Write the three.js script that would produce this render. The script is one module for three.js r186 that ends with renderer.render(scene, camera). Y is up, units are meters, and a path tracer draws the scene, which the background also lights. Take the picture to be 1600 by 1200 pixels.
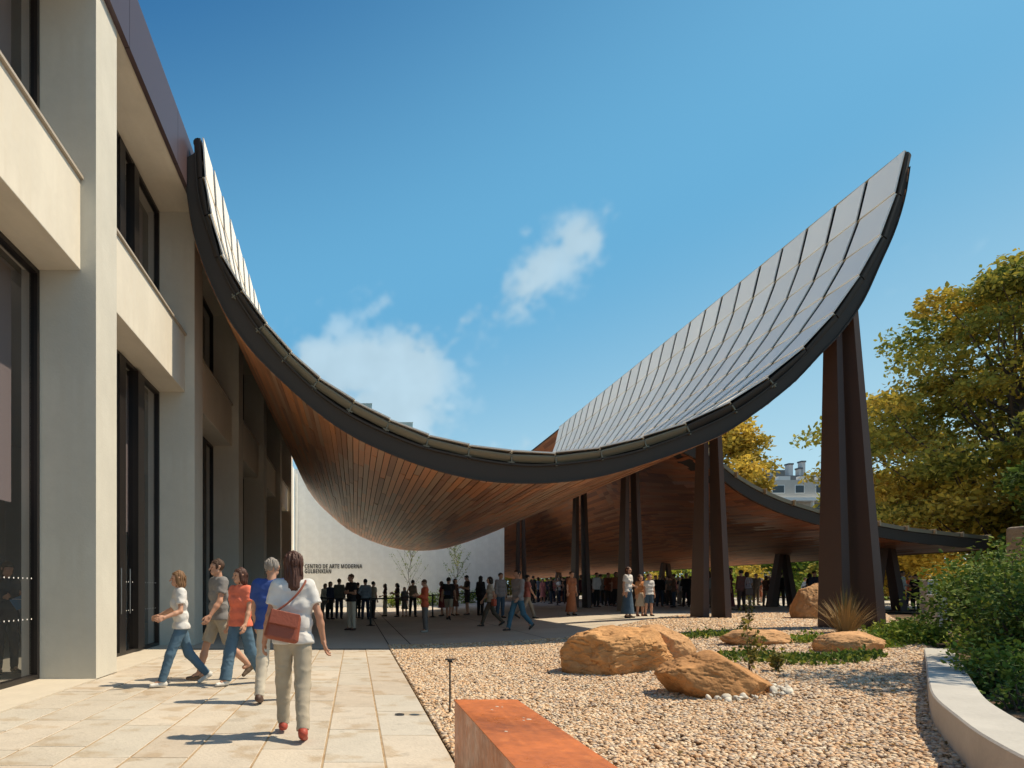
import * as THREE from 'three';
import { mergeGeometries } from 'three/addons/utils/BufferGeometryUtils.js';
import { RoundedBoxGeometry } from 'three/addons/geometries/RoundedBoxGeometry.js';
import { FontLoader } from 'three/addons/loaders/FontLoader.js';
import { TextGeometry } from 'three/addons/geometries/TextGeometry.js';

// ------------------------------------------------------------------ camera, sky, sun, exposure
const scene = new THREE.Scene();
const EYE = 1.32, F = 1040, CX = 555, CY = 922;          // eye height (m), focal length and vanishing point in pixels of a 1600 x 1200 frame
const camera = new THREE.PerspectiveCamera(2 * Math.atan(CY / F) * 180 / Math.PI, 4 / 3, 0.1, 900);
camera.position.set(0, EYE, 0);
camera.setViewOffset(2 * CY * 4 / 3, 2 * CY, CY * 4 / 3 - CX, 0, 1600, 1200);   // shift lens, verticals stay vertical
camera.updateProjectionMatrix();

const SUN_DIR = new THREE.Vector3(0.5446, 0.8387, -0.012).normalize();
const SUN_POWER = 3.6, SKY_POWER = 1.0;
const renderer = new THREE.WebGLRenderer();
renderer.toneMapping = THREE.LinearToneMapping;
renderer.toneMappingExposure = 1.52;
renderer.shadowMap.enabled = true;

// seeded randomness and noise
function rng(seed) { let a = seed >>> 0; return () => { a = (a + 0x6D2B79F5) | 0; let t = Math.imul(a ^ (a >>> 15), 1 | a); t = (t + Math.imul(t ^ (t >>> 7), 61 | t)) ^ t; return ((t ^ (t >>> 14)) >>> 0) / 4294967296; }; }
const hash3 = (x, y, z) => { let h = Math.imul(x, 374761393) ^ Math.imul(y, 668265263) ^ Math.imul(z, 2147483647 ^ 1013904223); h = Math.imul(h ^ (h >>> 13), 1274126177); h ^= h >>> 16; return (h >>> 0) / 4294967296; };
const fade = (t) => t * t * (3 - 2 * t), mix = (a, b, t) => a + (b - a) * t, clamp = (x, a = 0, b = 1) => Math.min(b, Math.max(a, x));
const smooth = (a, b, x) => fade(clamp((x - a) / (b - a)));
function noise3(x, y, z, per = 0) {
  const X = Math.floor(x), Y = Math.floor(y), Z = Math.floor(z), u = fade(x - X), v = fade(y - Y), w = fade(z - Z);
  const q = per ? (n) => ((n % per) + per) % per : (n) => n;
  const h = (i, j, k) => hash3(q(X + i), q(Y + j), Z + k);
  return mix(mix(mix(h(0, 0, 0), h(1, 0, 0), u), mix(h(0, 1, 0), h(1, 1, 0), u), v), mix(mix(h(0, 0, 1), h(1, 0, 1), u), mix(h(0, 1, 1), h(1, 1, 1), u), v), w);
}
function fbm(x, y, z, oct = 4, per = 0) { let s = 0, a = 0.5, t = 0; for (let i = 0; i < oct; i++) { s += a * noise3(x, y, z + i * 17, per); t += a; a *= 0.5; x *= 2; y *= 2; z *= 2; per *= 2; } return s / t; }

// sky: clear air that pales towards the horizon and towards the sun's side, with a few fair-weather clouds
{
  const W = 2048, Hh = 1024, data = new Float32Array(W * Hh * 4), v = new THREE.Vector3();
  const ray = (x, y) => new THREE.Vector3(x - CX, CY - y, -F).normalize();
  const puffs = [];   // [direction, radius along, radius across, tilt, weight]
  const puff = (x, y, rx, ry, tilt, w) => { const c = ray(x, y), r = new THREE.Vector3(0, 1, 0).cross(c).negate().normalize(), u = new THREE.Vector3().crossVectors(r, c).negate(); if (u.y < 0) u.negate(); puffs.push({ c, r, u, rx, ry, ct: Math.cos(tilt), st: Math.sin(tilt), w }); };
  puff(630, 590, 0.075, 0.07, 0.1, 1.2); puff(555, 575, 0.09, 0.05, 0.2, 1.15); puff(500, 560, 0.06, 0.035, 0.2, 0.95); puff(590, 650, 0.12, 0.06, 0, 1.0); puff(600, 640, 0.12, 0.04, 0, 0.9); puff(480, 545, 0.03, 0.022, 0, 0.75); puff(660, 560, 0.04, 0.05, 0.2, 0.85); puff(590, 480, 0.04, 0.014, 0.6, 0.4);
  puff(905, 375, 0.055, 0.04, 0.4, 0.9); puff(840, 430, 0.095, 0.042, 0.75, 0.85); puff(775, 485, 0.06, 0.03, 0.6, 0.6); puff(700, 490, 0.05, 0.02, 0.3, 0.3); puff(820, 365, 0.02, 0.012, 0, 0.45); puff(720, 515, 0.06, 0.022, 0.9, 0.5); puff(690, 500, 0.07, 0.02, 0.3, 0.45); puff(930, 345, 0.04, 0.018, 0.2, 0.55); puff(530, 520, 0.03, 0.03, 1.2, 0.5); puff(800, 455, 0.07, 0.03, 0.75, 0.7); puff(735, 500, 0.08, 0.025, 0.6, 0.55); puff(660, 520, 0.07, 0.022, 0.4, 0.5); puff(880, 400, 0.05, 0.05, 0.5, 0.75);
  puff(850, 690, 0.07, 0.02, 0.1, 0.5); puff(740, 700, 0.06, 0.015, 0, 0.45); puff(1260, 700, 0.07, 0.02, 0, 0.4); puff(1420, 430, 0.05, 0.02, 0.5, 0.22);
  const rnd = rng(77);
  for (let i = 0; i < 26; i++) {   // the rest of the sky
    const az = 1.15 + rnd() * 4.0, el = 0.16 + rnd() * 0.55, c = new THREE.Vector3(Math.cos(el) * Math.sin(az), Math.sin(el), -Math.cos(el) * Math.cos(az));
    const r = new THREE.Vector3(0, 1, 0).cross(c).normalize(), u = new THREE.Vector3().crossVectors(c, r);
    puffs.push({ c, r, u, rx: 0.05 + rnd() * 0.12, ry: 0.025 + rnd() * 0.04, ct: 1, st: 0, w: 0.4 + rnd() * 0.6 });
  }
  const zen = [0.0125, 0.078, 0.215], mid = [0.095, 0.282, 0.455], hor = [0.37, 0.53, 0.585], gnd = [0.24, 0.21, 0.17];
  const sh = new THREE.Vector3(SUN_DIR.x, 0, SUN_DIR.z).normalize();
  for (let j = 0; j < Hh; j++) for (let i = 0; i < W; i++) {
    const el = ((j + 0.5) / Hh - 0.5) * Math.PI, az = ((i + 0.5) / W - 0.5) * 2 * Math.PI;
    v.set(Math.cos(el) * Math.cos(az), Math.sin(el), Math.cos(el) * Math.sin(az));
    const k = (j * W + i) * 4, s = Math.max(0, v.y), side = v.dot(sh), out = [0, 0, 0];
    // paler towards the sun's side, as in the photograph
    const lift = clamp(0.5 + 0.5 * side) , sun = Math.pow(Math.max(0, v.dot(SUN_DIR)), 12);
    const e = clamp(Math.pow(s, 0.9) * (1.46 - 0.90 * lift));
    for (let c = 0; c < 3; c++) {
      let a = e < 0.42 ? mix(hor[c], mid[c], smooth(0, 0.42, e)) : mix(mid[c], zen[c], smooth(0.42, 0.88, e));
      a += sun * 0.25 * [1, 0.97, 0.9][c];
      out[c] = v.y < 0 ? gnd[c] : a;
    }
    if (v.y > 0.01) {
      let m = 0;
      for (const p of puffs) {
        const z = v.dot(p.c); if (z < 0.9) continue;
        const x0 = v.dot(p.r) / z, y0 = v.dot(p.u) / z, x = (x0 * p.ct + y0 * p.st) / p.rx, y = (-x0 * p.st + y0 * p.ct) / p.ry, q = x * x + y * y;
        if (q < 4) m = Math.max(m, p.w * Math.exp(-q * 1.1));
      }
      if (m > 0.02) {
        const n = fbm(v.x * 11 + 7, v.y * 13, v.z * 11, 5), n2 = fbm(v.x * 34, v.y * 38, v.z * 34 + 9, 5);
        const n3 = fbm(v.x * 95, v.y * 110, v.z * 95 + 4, 4); let a = smooth(0.30, 0.84, m * 1.1 + (n - 0.5) * 1.1 + (n2 - 0.5) * 0.95 + (n3 - 0.5) * 0.55) * 0.78 * Math.min(1, 0.2 + m);
        const shade = 0.86 + 0.3 * (n - 0.5) + 0.16 * (n2 - .5);
        for (let c = 0; c < 3; c++) out[c] = mix(out[c], [0.42, 0.54, 0.605][c] * shade, a);
      }
    }
    for (let c = 0; c < 3; c++) data[k + c] = out[c]; data[k + 3] = 1;
  }
  const t = new THREE.DataTexture(data, W, Hh, THREE.RGBAFormat, THREE.FloatType);
  t.mapping = THREE.EquirectangularReflectionMapping; t.magFilter = THREE.LinearFilter; t.minFilter = THREE.LinearFilter; t.needsUpdate = true;
  scene.background = t; scene.environment = t; scene.backgroundIntensity = SKY_POWER; scene.environmentIntensity = SKY_POWER;
}
const sun = new THREE.DirectionalLight(new THREE.Color().setRGB(1.0, 0.84, 0.62), SUN_POWER);
sun.name = 'sun'; sun.position.copy(SUN_DIR).multiplyScalar(120); sun.castShadow = true;
sun.shadow.mapSize.set(4096, 4096); Object.assign(sun.shadow.camera, { left: -60, right: 60, top: 70, bottom: -60, near: 1, far: 300 });
scene.add(sun, sun.target); sun.target.position.set(6, 0, -25); sun.position.add(sun.target.position);

// ------------------------------------------------------------------ helpers
const V = (x, y, z) => new THREE.Vector3(x, y, z);
const at = (px, py, d) => V((px - CX) * d / F, EYE + (CY - py) * d / F, -d);         // where a sight line reaches distance d
const ground = (x) => 0.45 * smooth(0.7, 11, x);                                   // the garden rises gently to the right
function onGround(px, py) { let d = EYE * F / Math.max(py - CY, 4), x = 0; for (let i = 0; i < 12; i++) { x = (px - CX) * d / F; d = (EYE - ground(x)) * F / (py - CY); } x = (px - CX) * d / F; return V(x, ground(x), -d); }
const used = {};
function numbered(n) { const k = used[n] = (used[n] ?? -1) + 1; return k ? `${n}_${String(k).padStart(3, '0')}` : n; }
function tag(o, label, category, group, kind) { if (label) o.userData.label = label; if (category) o.userData.category = category; if (group) o.userData.group = group; if (kind) o.userData.kind = kind; return o; }
function thing(name, label, category, pos = V(0, 0, 0), turn = 0, group) { const g = new THREE.Group(); g.name = numbered(name); g.position.copy(pos); g.rotation.y = turn; tag(g, label, category, group); scene.add(g); return g; }
function part(name, geo, m, parent) { const o = new THREE.Mesh(Array.isArray(geo) ? (geo.length > 1 ? mergeGeometries(geo) : geo[0]) : geo, m); o.name = name; o.castShadow = o.receiveShadow = true; if (parent) parent.add(o); return o; }
function top(name, geo, m, label, category, group, kind) { const o = part(numbered(name), geo, m, scene); return tag(o, label, category, group, kind); }
function copyOf(o, name) { const c = o.clone(); c.name = numbered(name); scene.add(c); c.userData = { ...o.userData }; return c; }
const rgb = (r, g, b) => new THREE.Color().setRGB(r, g, b);
const mat = (c, rough = 0.8, more = {}) => new THREE.MeshStandardMaterial({ color: Array.isArray(c) ? rgb(...c) : c, roughness: rough, ...more });
const phys = (c, rough, more = {}) => new THREE.MeshPhysicalMaterial({ color: rgb(...c), roughness: rough, ...more });
// box-projected texture coordinates in metres
function metric(g, s = 1, off = 0) {
  if (g.index) g = g.toNonIndexed();
  if (!g.attributes.normal) g.computeVertexNormals();
  const p = g.attributes.position, n = g.attributes.normal, uv = new Float32Array(p.count * 2);
  for (let i = 0; i < p.count; i += 3) {
    let nx = 0, ny = 0, nz = 0; for (let k = 0; k < 3; k++) { nx += Math.abs(n.getX(i + k)); ny += Math.abs(n.getY(i + k)); nz += Math.abs(n.getZ(i + k)); }
    for (let k = 0; k < 3; k++) { const x = p.getX(i + k), y = p.getY(i + k), z = p.getZ(i + k); const [a, b] = nx >= ny && nx >= nz ? [z, y] : ny >= nz ? [x, z] : [x, y]; uv[(i + k) * 2] = a * s + off; uv[(i + k) * 2 + 1] = b * s + off * 0.7; }
  }
  g.setAttribute('uv', new THREE.BufferAttribute(uv, 2));
  return g;
}
const place = (g, x, y, z, ry = 0, rx = 0, rz = 0) => { const m = new THREE.Matrix4().makeRotationFromEuler(new THREE.Euler(rx, ry, rz)); m.setPosition(x, y, z); return g.applyMatrix4(m); };
// a box by its bounds, with slightly rounded edges when r > 0
function bounds(x0, x1, y0, y1, z0, z1, r = 0) { const g = r ? new RoundedBoxGeometry(x1 - x0, y1 - y0, z1 - z0, 2, r) : new THREE.BoxGeometry(x1 - x0, y1 - y0, z1 - z0); g.translate((x0 + x1) / 2, (y0 + y1) / 2, (z0 + z1) / 2); return metric(g); }
function bar(a, b, r0, r1 = r0, seg = 8, caps = true) { const l = a.distanceTo(b), g = new THREE.CylinderGeometry(r1, r0, l, seg, 1, !caps); g.translate(0, l / 2, 0); g.applyQuaternion(new THREE.Quaternion().setFromUnitVectors(V(0, 1, 0), b.clone().sub(a).normalize())); g.translate(a.x, a.y, a.z); return g; }
// a solid between two cross-sections of equal point count
function prismoid(lo, hi) {
  const n = lo.length, pos = [], tri = (a, b, c) => pos.push(a.x, a.y, a.z, b.x, b.y, b.z, c.x, c.y, c.z);
  for (let i = 0; i < n; i++) { const j = (i + 1) % n; tri(lo[i], lo[j], hi[j]); tri(lo[i], hi[j], hi[i]); }
  for (let i = 1; i + 1 < n; i++) { tri(lo[0], lo[i + 1], lo[i]); tri(hi[0], hi[i], hi[i + 1]); }
  const g = new THREE.BufferGeometry(); g.setAttribute('position', new THREE.Float32BufferAttribute(pos, 3)); g.computeVertexNormals(); return metric(g);
}
function vcol(g, c) { const n = g.attributes.position.count, a = new Float32Array(n * 3); for (let i = 0; i < n; i++) a.set(c, i * 3); g.setAttribute('color', new THREE.BufferAttribute(a, 3)); return g; }

// ------------------------------------------------------------------ computed textures
function texture(w, h, f, srgb = false) {
  const d = new Uint8Array(w * h * 4);
  for (let j = 0; j < h; j++) for (let i = 0; i < w; i++) { const c = f(i / w, j / h), k = (j * w + i) * 4; if (typeof c === 'number') { d[k] = d[k + 1] = d[k + 2] = clamp(c) * 255; } else { d[k] = clamp(c[0]) * 255; d[k + 1] = clamp(c[1]) * 255; d[k + 2] = clamp(c[2]) * 255; } d[k + 3] = 255; }
  const t = new THREE.DataTexture(d, w, h, THREE.RGBAFormat, THREE.UnsignedByteType);
  t.wrapS = t.wrapT = THREE.RepeatWrapping; t.magFilter = THREE.LinearFilter; t.minFilter = THREE.LinearMipmapLinearFilter; if (srgb) t.colorSpace = THREE.SRGBColorSpace; t.needsUpdate = true; return t;
}
const scaled = (t, x, y = x) => { const c = t.clone(); c.repeat.set(x, y); c.needsUpdate = true; return c; };
const T = {};
T.plaster = texture(512, 512, (u, v) => { const n = fbm(u * 4, v * 4, 1, 5, 4), m = fbm(u * 32, v * 32, 5, 3, 32); const st = fbm(u * 26, v * 1.4, 15, 4, 0) - 0.5, k = 0.90 + 0.13 * (n - 0.5) + 0.05 * (m - 0.5) + st * 0.085 * smooth(0.35, 0.7, n); return [k, k * (1 - Math.max(0, -st) * 0.03), k * (0.995 - Math.max(0, -st) * 0.08)]; });
T.grain = texture(512, 512, (u, v) => fbm(u * 48, v * 48, 3, 4, 48));
T.stone = texture(1024, 1024, (u, v) => {
  const n = fbm(u * 5, v * 5, 2, 6, 5), m = fbm(u * 40, v * 40, 8, 4, 40), dirt = smooth(0.55, 0.78, fbm(u * 9, v * 9, 22, 5, 9)), speck = noise3(u * 170, v * 170, 3, 170) > 0.93 ? 0.12 : 0;
  const k = 0.86 + 0.2 * (n - 0.5) + 0.1 * (m - 0.5) - speck * 0.5;
  const blot = smooth(0.62, 0.72, fbm(u * 14, v * 14, 57, 4, 14)) * smooth(0.5, 0.65, n) * 0.16; return [k - dirt * 0.13 - blot, k * 0.985 - dirt * 0.19 - blot, k * 0.96 - dirt * 0.26 - blot];
});
T.concrete = texture(512, 512, (u, v) => { const n = fbm(u * 3, v * 3, 31, 6, 3), m = fbm(u * 40, v * 40, 8, 3, 40); const k = 0.86 + 0.26 * (n - 0.5) + 0.08 * (m - 0.5); return [k, k * 0.99, k * 0.975]; });
T.wood = texture(512, 512, (u, v) => { const w = fbm(u * 2, v * 48, 4, 4, 2), f = fbm(u * 6, v * 160, 7, 3, 6); const k = 0.78 + 0.34 * (w - 0.5) + 0.2 * (f - 0.5); return [k, k * 0.97, k * 0.94]; });
T.rust = texture(1024, 1024, (u, v) => {
  const n = fbm(u * 3, v * 3, 41, 6, 3), m = fbm(u * 26, v * 26, 9, 4, 26), run = fbm(u * 36, v * 2, 3, 4, 36);
  const k = 0.70 + 0.75 * (n - 0.5) + 0.34 * (m - 0.5) + 0.22 * (run - .5), spot = smooth(0.72, 0.8, fbm(u * 18, v * 18, 51, 3, 18));
  return [k + spot * 0.1, k * 0.93 + spot * 0.14, k * 0.86 + spot * 0.16];
});
T.rock = texture(1024, 1024, (u, v) => {
  const n = fbm(u * 4, v * 4, 61, 6, 4), m = fbm(u * 30, v * 30, 19, 4, 30), st = fbm(u * 3 + n, v * 14 + n * 2, 71, 4, 0), pale = smooth(0.56, 0.75, fbm(u * 7, v * 7, 15, 5, 7));
  const k = 0.72 + 0.4 * (n - 0.5) + 0.24 * (m - 0.5) + 0.2 * (st - .5) * 0;
  return [k + pale * 0.2, k * 0.95 + pale * 0.21, k * 0.88 + pale * 0.22];
});
T.cloth = texture(256, 256, (u, v) => { const n = fbm(u * 5, v * 5, 3, 4, 5); return 0.86 + 0.3 * (n - 0.5) + 0.04 * (((Math.floor(u * 256) + Math.floor(v * 256)) & 1) - 0.5); });
T.soil = texture(512, 512, (u, v) => { const n = fbm(u * 6, v * 6, 81, 6, 6), m = fbm(u * 60, v * 60, 19, 3, 60), leaf = smooth(0.66, 0.72, fbm(u * 30, v * 30, 33, 2, 30)); const k = 0.62 + 0.7 * (n - 0.5) + 0.4 * (m - 0.5); return [k + leaf * 0.25, k * 0.9 + leaf * 0.15, k * 0.8 + leaf * 0.05]; });
// ------------------------------------------------------------------ materials of the setting
const M = {
  render: mat([0.63, 0.61, 0.54], 0.85, { map: scaled(T.plaster, 0.4), bumpMap: T.grain, bumpScale: 0.002 }),
  spandrel: mat([0.74, 0.69, 0.59], 0.85, { map: scaled(T.plaster, 0.45) }),
  white: mat([0.92, 0.91, 0.87], 0.85, { map: T.plaster, bumpMap: T.grain, bumpScale: 0.002 }),
  sill: mat([0.42, 0.36, 0.29], 0.6),
  fascia: mat([0.095, 0.062, 0.068], 0.42, { metalness: 0.35 }),
  frame: mat([0.022, 0.018, 0.017], 0.4, { metalness: 0.3 }),
  glass: phys([0.74, 0.75, 0.79], 0.02, { transmission: 1, thickness: 0, ior: 1.52 }),
  dots: mat([0.85, 0.85, 0.83], 0.7),
  blind: phys([0.30, 0.24, 0.235], 0.9, { side: THREE.DoubleSide, transmission: 0.12, thickness: 0 }),
  dark: mat([0.12, 0.115, 0.125], 0.85),
  room: mat([0.30, 0.29, 0.32], 0.85),
  roomFloor: mat([0.42, 0.39, 0.30], 0.5),
  joint: mat([0.06, 0.05, 0.045], 0.9),
};

// ------------------------------------------------------------------ museum building on the left: piers, spandrels, glazing
const PX = -3.82, GX = -4.67, BAY = 6.01, P1 = 9.81, PT = 0.85;
{
  const b = thing('museum_building', 'long rendered museum building with deep piers, tall dark glazing and purple brown roof fascia', 'building');
  const pier = bounds(GX - 0.25, PX, 0, 10.31, -PT, 0);
  for (let k = 0; k <= 6; k++) { const o = part('pier', pier, M.render, b); o.position.z = -(P1 + BAY * (k - 1)); }
  // soffit under the roof and the fascia in front of it
  part('soffit', bounds(GX - 0.3, PX + 0.05, 10.314, 10.5, -40.6, -2), M.spandrel, b);
  const sh = new THREE.Shape(); sh.moveTo(0, 10.29); sh.lineTo(0.09, 10.29); sh.lineTo(0.09, 11.42); sh.quadraticCurveTo(0.09, 11.5, 0, 11.52); sh.lineTo(-0.6, 11.55); sh.lineTo(-0.6, 10.55); sh.lineTo(0, 10.55); sh.closePath();
  for (let k = 0; k < 13; k++) { const g = new THREE.ExtrudeGeometry(sh, { depth: 2.985, bevelEnabled: false }); part('fascia_panel', metric(g.translate(PX, 0, -(2 + 3 * (k + 1)))), M.fascia, b); }
  part('roof', bounds(-16, PX - 0.61, 10.52, 11.3, -40.6, 0), M.dark, b);
  // interior shell
  part('interior_wall', [bounds(-11, -10.8, 0.01, 10.3, -40, 0), bounds(-10.8, GX - 0.3, 0.01, 10.3, -40.2, -40), bounds(-10.8, GX - 0.3, 0.01, 10.3, -0.2, 0), bounds(-10.8, GX - 0.4, 5.9, 6.1, -39.98, -0.22)], M.room, b);
  part('interior_floor', bounds(-10.8, GX - 0.27, -0.2, 0.003, -39.98, -0.22), M.roomFloor, b);
  part('threshold', bounds(GX - 0.26, PX, -0.2, 0.012, -40.4, 0), mat([0.62, 0.56, 0.46], 0.7, { map: T.plaster }), b);
  // a row of dark partitions and a counter inside
  for (let k = 0; k < 7; k++) part('partition', bounds(-8.6, -7.9, 0.01, 5.88, -(3 + 6 * k), -(2.4 + 6 * k)), M.dark, b);
  for (let k = 0; k < 6; k++) {
    const z0 = -(P1 + BAY * (k - 1) + PT) - 0.004, z1 = z0 - (BAY - PT) + 0.008;       // near and far side of the bay
    const sp = part('spandrel', bounds(GX - 0.22, -4.045, 6.03, 7.36, z1, z0, 0.012), M.spandrel, b);
    part('sill', bounds(-4.3, -4.0, 7.364, 7.405, z1, z0), M.sill, sp);
    for (const [ya, yb, low] of [[0.013, 6.025, true], [7.41, 10.31, false]]) {
      const xs = [0, 0.335, 0.5, 0.66, 1].map((t) => mix(z0, z1, t)), fr = [];
      const w = 0.07;
      fr.push(bounds(GX - 0.1, GX + 0.02, ya, ya + w, z1, z0), bounds(GX - 0.1, GX + 0.02, yb - w, yb, z1, z0), bounds(GX - 0.1, GX + 0.021, ya + w, yb - w, z0 - w, z0), bounds(GX - 0.1, GX + 0.021, ya + w, yb - w, z1, z1 + w));
      for (const [t, ww, out] of low ? [[0.5, 0.36, 0.05], [0.70, 0.42, 0.09]] : [[0.5, 0.3, 0.05], [0.66, 0.3, 0.06]]) { const z = mix(z0, z1, t); fr.push(bounds(GX - 0.12, GX + out, ya + w, yb - w, z - ww / 2, z + ww / 2)); }
      const win = part('window_frame', fr, M.frame, b);
      const stops = low ? [0, 0.5, 0.70, 1] : [0, 0.5, 0.66, 1];
      for (let q = 0; q < 3; q++) { const a = mix(z0, z1, stops[q]), c = mix(z0, z1, stops[q + 1]), g = new THREE.PlaneGeometry(Math.abs(c - a) - 0.02, yb - ya - 0.02); part('pane', place(g, GX - 0.03, (ya + yb) / 2, (a + c) / 2, Math.PI / 2), M.glass, win); }
      if (low && k < 3) {
        const dots = [];
        for (const y of [0.9, 1.49]) for (let z = z0 - 0.12; z > z1 + 0.1; z -= 0.125) dots.push(place(new THREE.CircleGeometry(0.013, 8), GX - 0.024, y, z, Math.PI / 2));
        part('marker_dots', dots, M.dots, win).userData.kind = 'stuff';
        part('roller_blind', place(new THREE.PlaneGeometry(BAY - PT - 0.2, 3.4), GX - 0.35, 4.3, (z0 + z1) / 2, Math.PI / 2), M.blind, b);
      } else if (!low) part('roller_blind', place(new THREE.PlaneGeometry(BAY - PT - 0.2, 2.3), GX - 0.35, 9.1, (z0 + z1) / 2, Math.PI / 2), M.blind, b);
    }
  }
  for (const z of [-12.95, -13.45]) part('door_handle', bar(V(GX + 0.12, 0.85, z), V(GX + 0.12, 1.75, z), 0.016), mat([0.3, 0.3, 0.3], 0.3, { metalness: 0.9 }), b);
}

// ------------------------------------------------------------------ white end wall with the name of the museum
{
  const w = thing('white_wall', 'tall white rendered wall with dark museum lettering closing the courtyard', 'wall');
  part('wall_face', bounds(GX + 0.02, 11.42, -0.2, 10.6, -58, -51), M.white, w);
  part('side_wall', bounds(GX - 0.6, GX, -0.2, 10.6, -50.99, -40.75), M.white, w);
  part('drain_pipe', bar(V(GX + 0.2, 0.05, -50.93), V(GX + 0.2, 10.2, -50.93), 0.05), M.white, w);
  const f = await new FontLoader().loadAsync('fonts/droid/droid_sans_bold.typeface.json');
  const line = (s, x0, x1, y, h) => { const g = new TextGeometry(s, { font: f, size: h, depth: 0.03, curveSegments: 6, bevelEnabled: false }); g.computeBoundingBox(); const k = (x1 - x0) / (g.boundingBox.max.x - g.boundingBox.min.x); g.translate(-g.boundingBox.min.x, 0, 0); g.scale(k, 1, 1); g.translate(x0, y, -50.995); part('lettering', g, mat([0.035, 0.032, 0.03], 0.6), w); };
  line('CENTRO DE ARTE MODERNA', -3.87, 0.54, 2.98, 0.32); line('GULBENKIAN', -3.87, -1.84, 2.60, 0.32);
  for (const [px0, px1, py, d] of [[547, 581, 631, 60], [607, 645, 660.5, 61]]) {   // glazed roof lights standing behind
    const a = at(px0, py, d), c = at(px1, py, d), t = thing('roof_light', px0 < 600 ? 'pale green glass roof light showing above canopy rim, taller left one' : 'pale green glass roof light showing above canopy rim, lower right one', 'roof light', V(0, 0, 0), 0);
    const g = phys([0.62, 0.8, 0.78], 0.15, { transmission: 0.55, thickness: 0 });
    part('glass_box', bounds(a.x, c.x, 13.41, a.y, -d - 5, -d), g, t); const fm = mat([0.3, 0.36, 0.36], 0.5); part('top_frame', bounds(a.x - 0.03, c.x + 0.03, a.y, a.y + 0.05, -d - 5.03, -d + 0.03), fm, t); part('base_frame', bounds(a.x - 0.03, c.x + 0.03, 13.3, 13.6, -d - 5.03, -d + 0.03), fm, t);
  }
  top('gallery_block', bounds(GX + 0.03, 11.4, -0.2, 13.4, -85, -58.01), M.white, 'white rear gallery block with flat roof behind lettered wall', 'building');
}
// ------------------------------------------------------------------ ground sheets
function sheet(xs, ds, lift, m, name, s = 1) {       // xs(d) -> [x0, x1]; a strip mesh that follows the ground
  const N = 48, pos = [], uv = [], idx = [];
  ds.forEach((d, j) => { const [x0, x1] = xs(d); for (let i = 0; i <= N; i++) { const x = mix(x0, x1, i / N); pos.push(x, ground(x) + lift, -d); uv.push(x * s, -d * s); } });
  for (let j = 0; j + 1 < ds.length; j++) for (let i = 0; i < N; i++) { const a = j * (N + 1) + i, b = a + N + 1; idx.push(a, a + 1, b, a + 1, b + 1, b); }
  const g = new THREE.BufferGeometry(); g.setAttribute('position', new THREE.Float32BufferAttribute(pos, 3)); g.setAttribute('uv', new THREE.Float32BufferAttribute(uv, 2)); g.setIndex(idx); g.computeVertexNormals();
  return tag(part(numbered(name), g, m, scene), null, null, null, 'structure');
}
const seq = (a, b, n) => Array.from({ length: n + 1 }, (_, i) => mix(a, b, i / n));
M.soil = mat([0.20, 0.14, 0.09], 1, { map: scaled(T.soil, 0.6), bumpMap: scaled(T.soil, 0.6), bumpScale: 0.05 });
{ // earth out to the horizon (left, middle, right strips share the same rise)
  const pos = [], idx = [], uv = [], xs = [-600, -60, -12, 0.7, ...seq(1.2, 11, 30), 20, 40, 90, 200, 700], zs = [60, 5, -10, -25, -50, -90, -180, -700];
  for (const z of zs) for (const x of xs) { pos.push(x, ground(x) - 0.06, z); uv.push(x, z); }
  for (let j = 0; j + 1 < zs.length; j++) for (let i = 0; i + 1 < xs.length; i++) { const a = j * xs.length + i, b = a + xs.length; idx.push(a, a + 1, b, a + 1, b + 1, b); }
  const g = new THREE.BufferGeometry(); g.setAttribute('position', new THREE.Float32BufferAttribute(pos, 3)); g.setAttribute('uv', new THREE.Float32BufferAttribute(uv, 2)); g.setIndex(idx); g.computeVertexNormals();
  tag(part('ground', g, M.soil, scene), null, null, null, 'structure');
}
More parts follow.
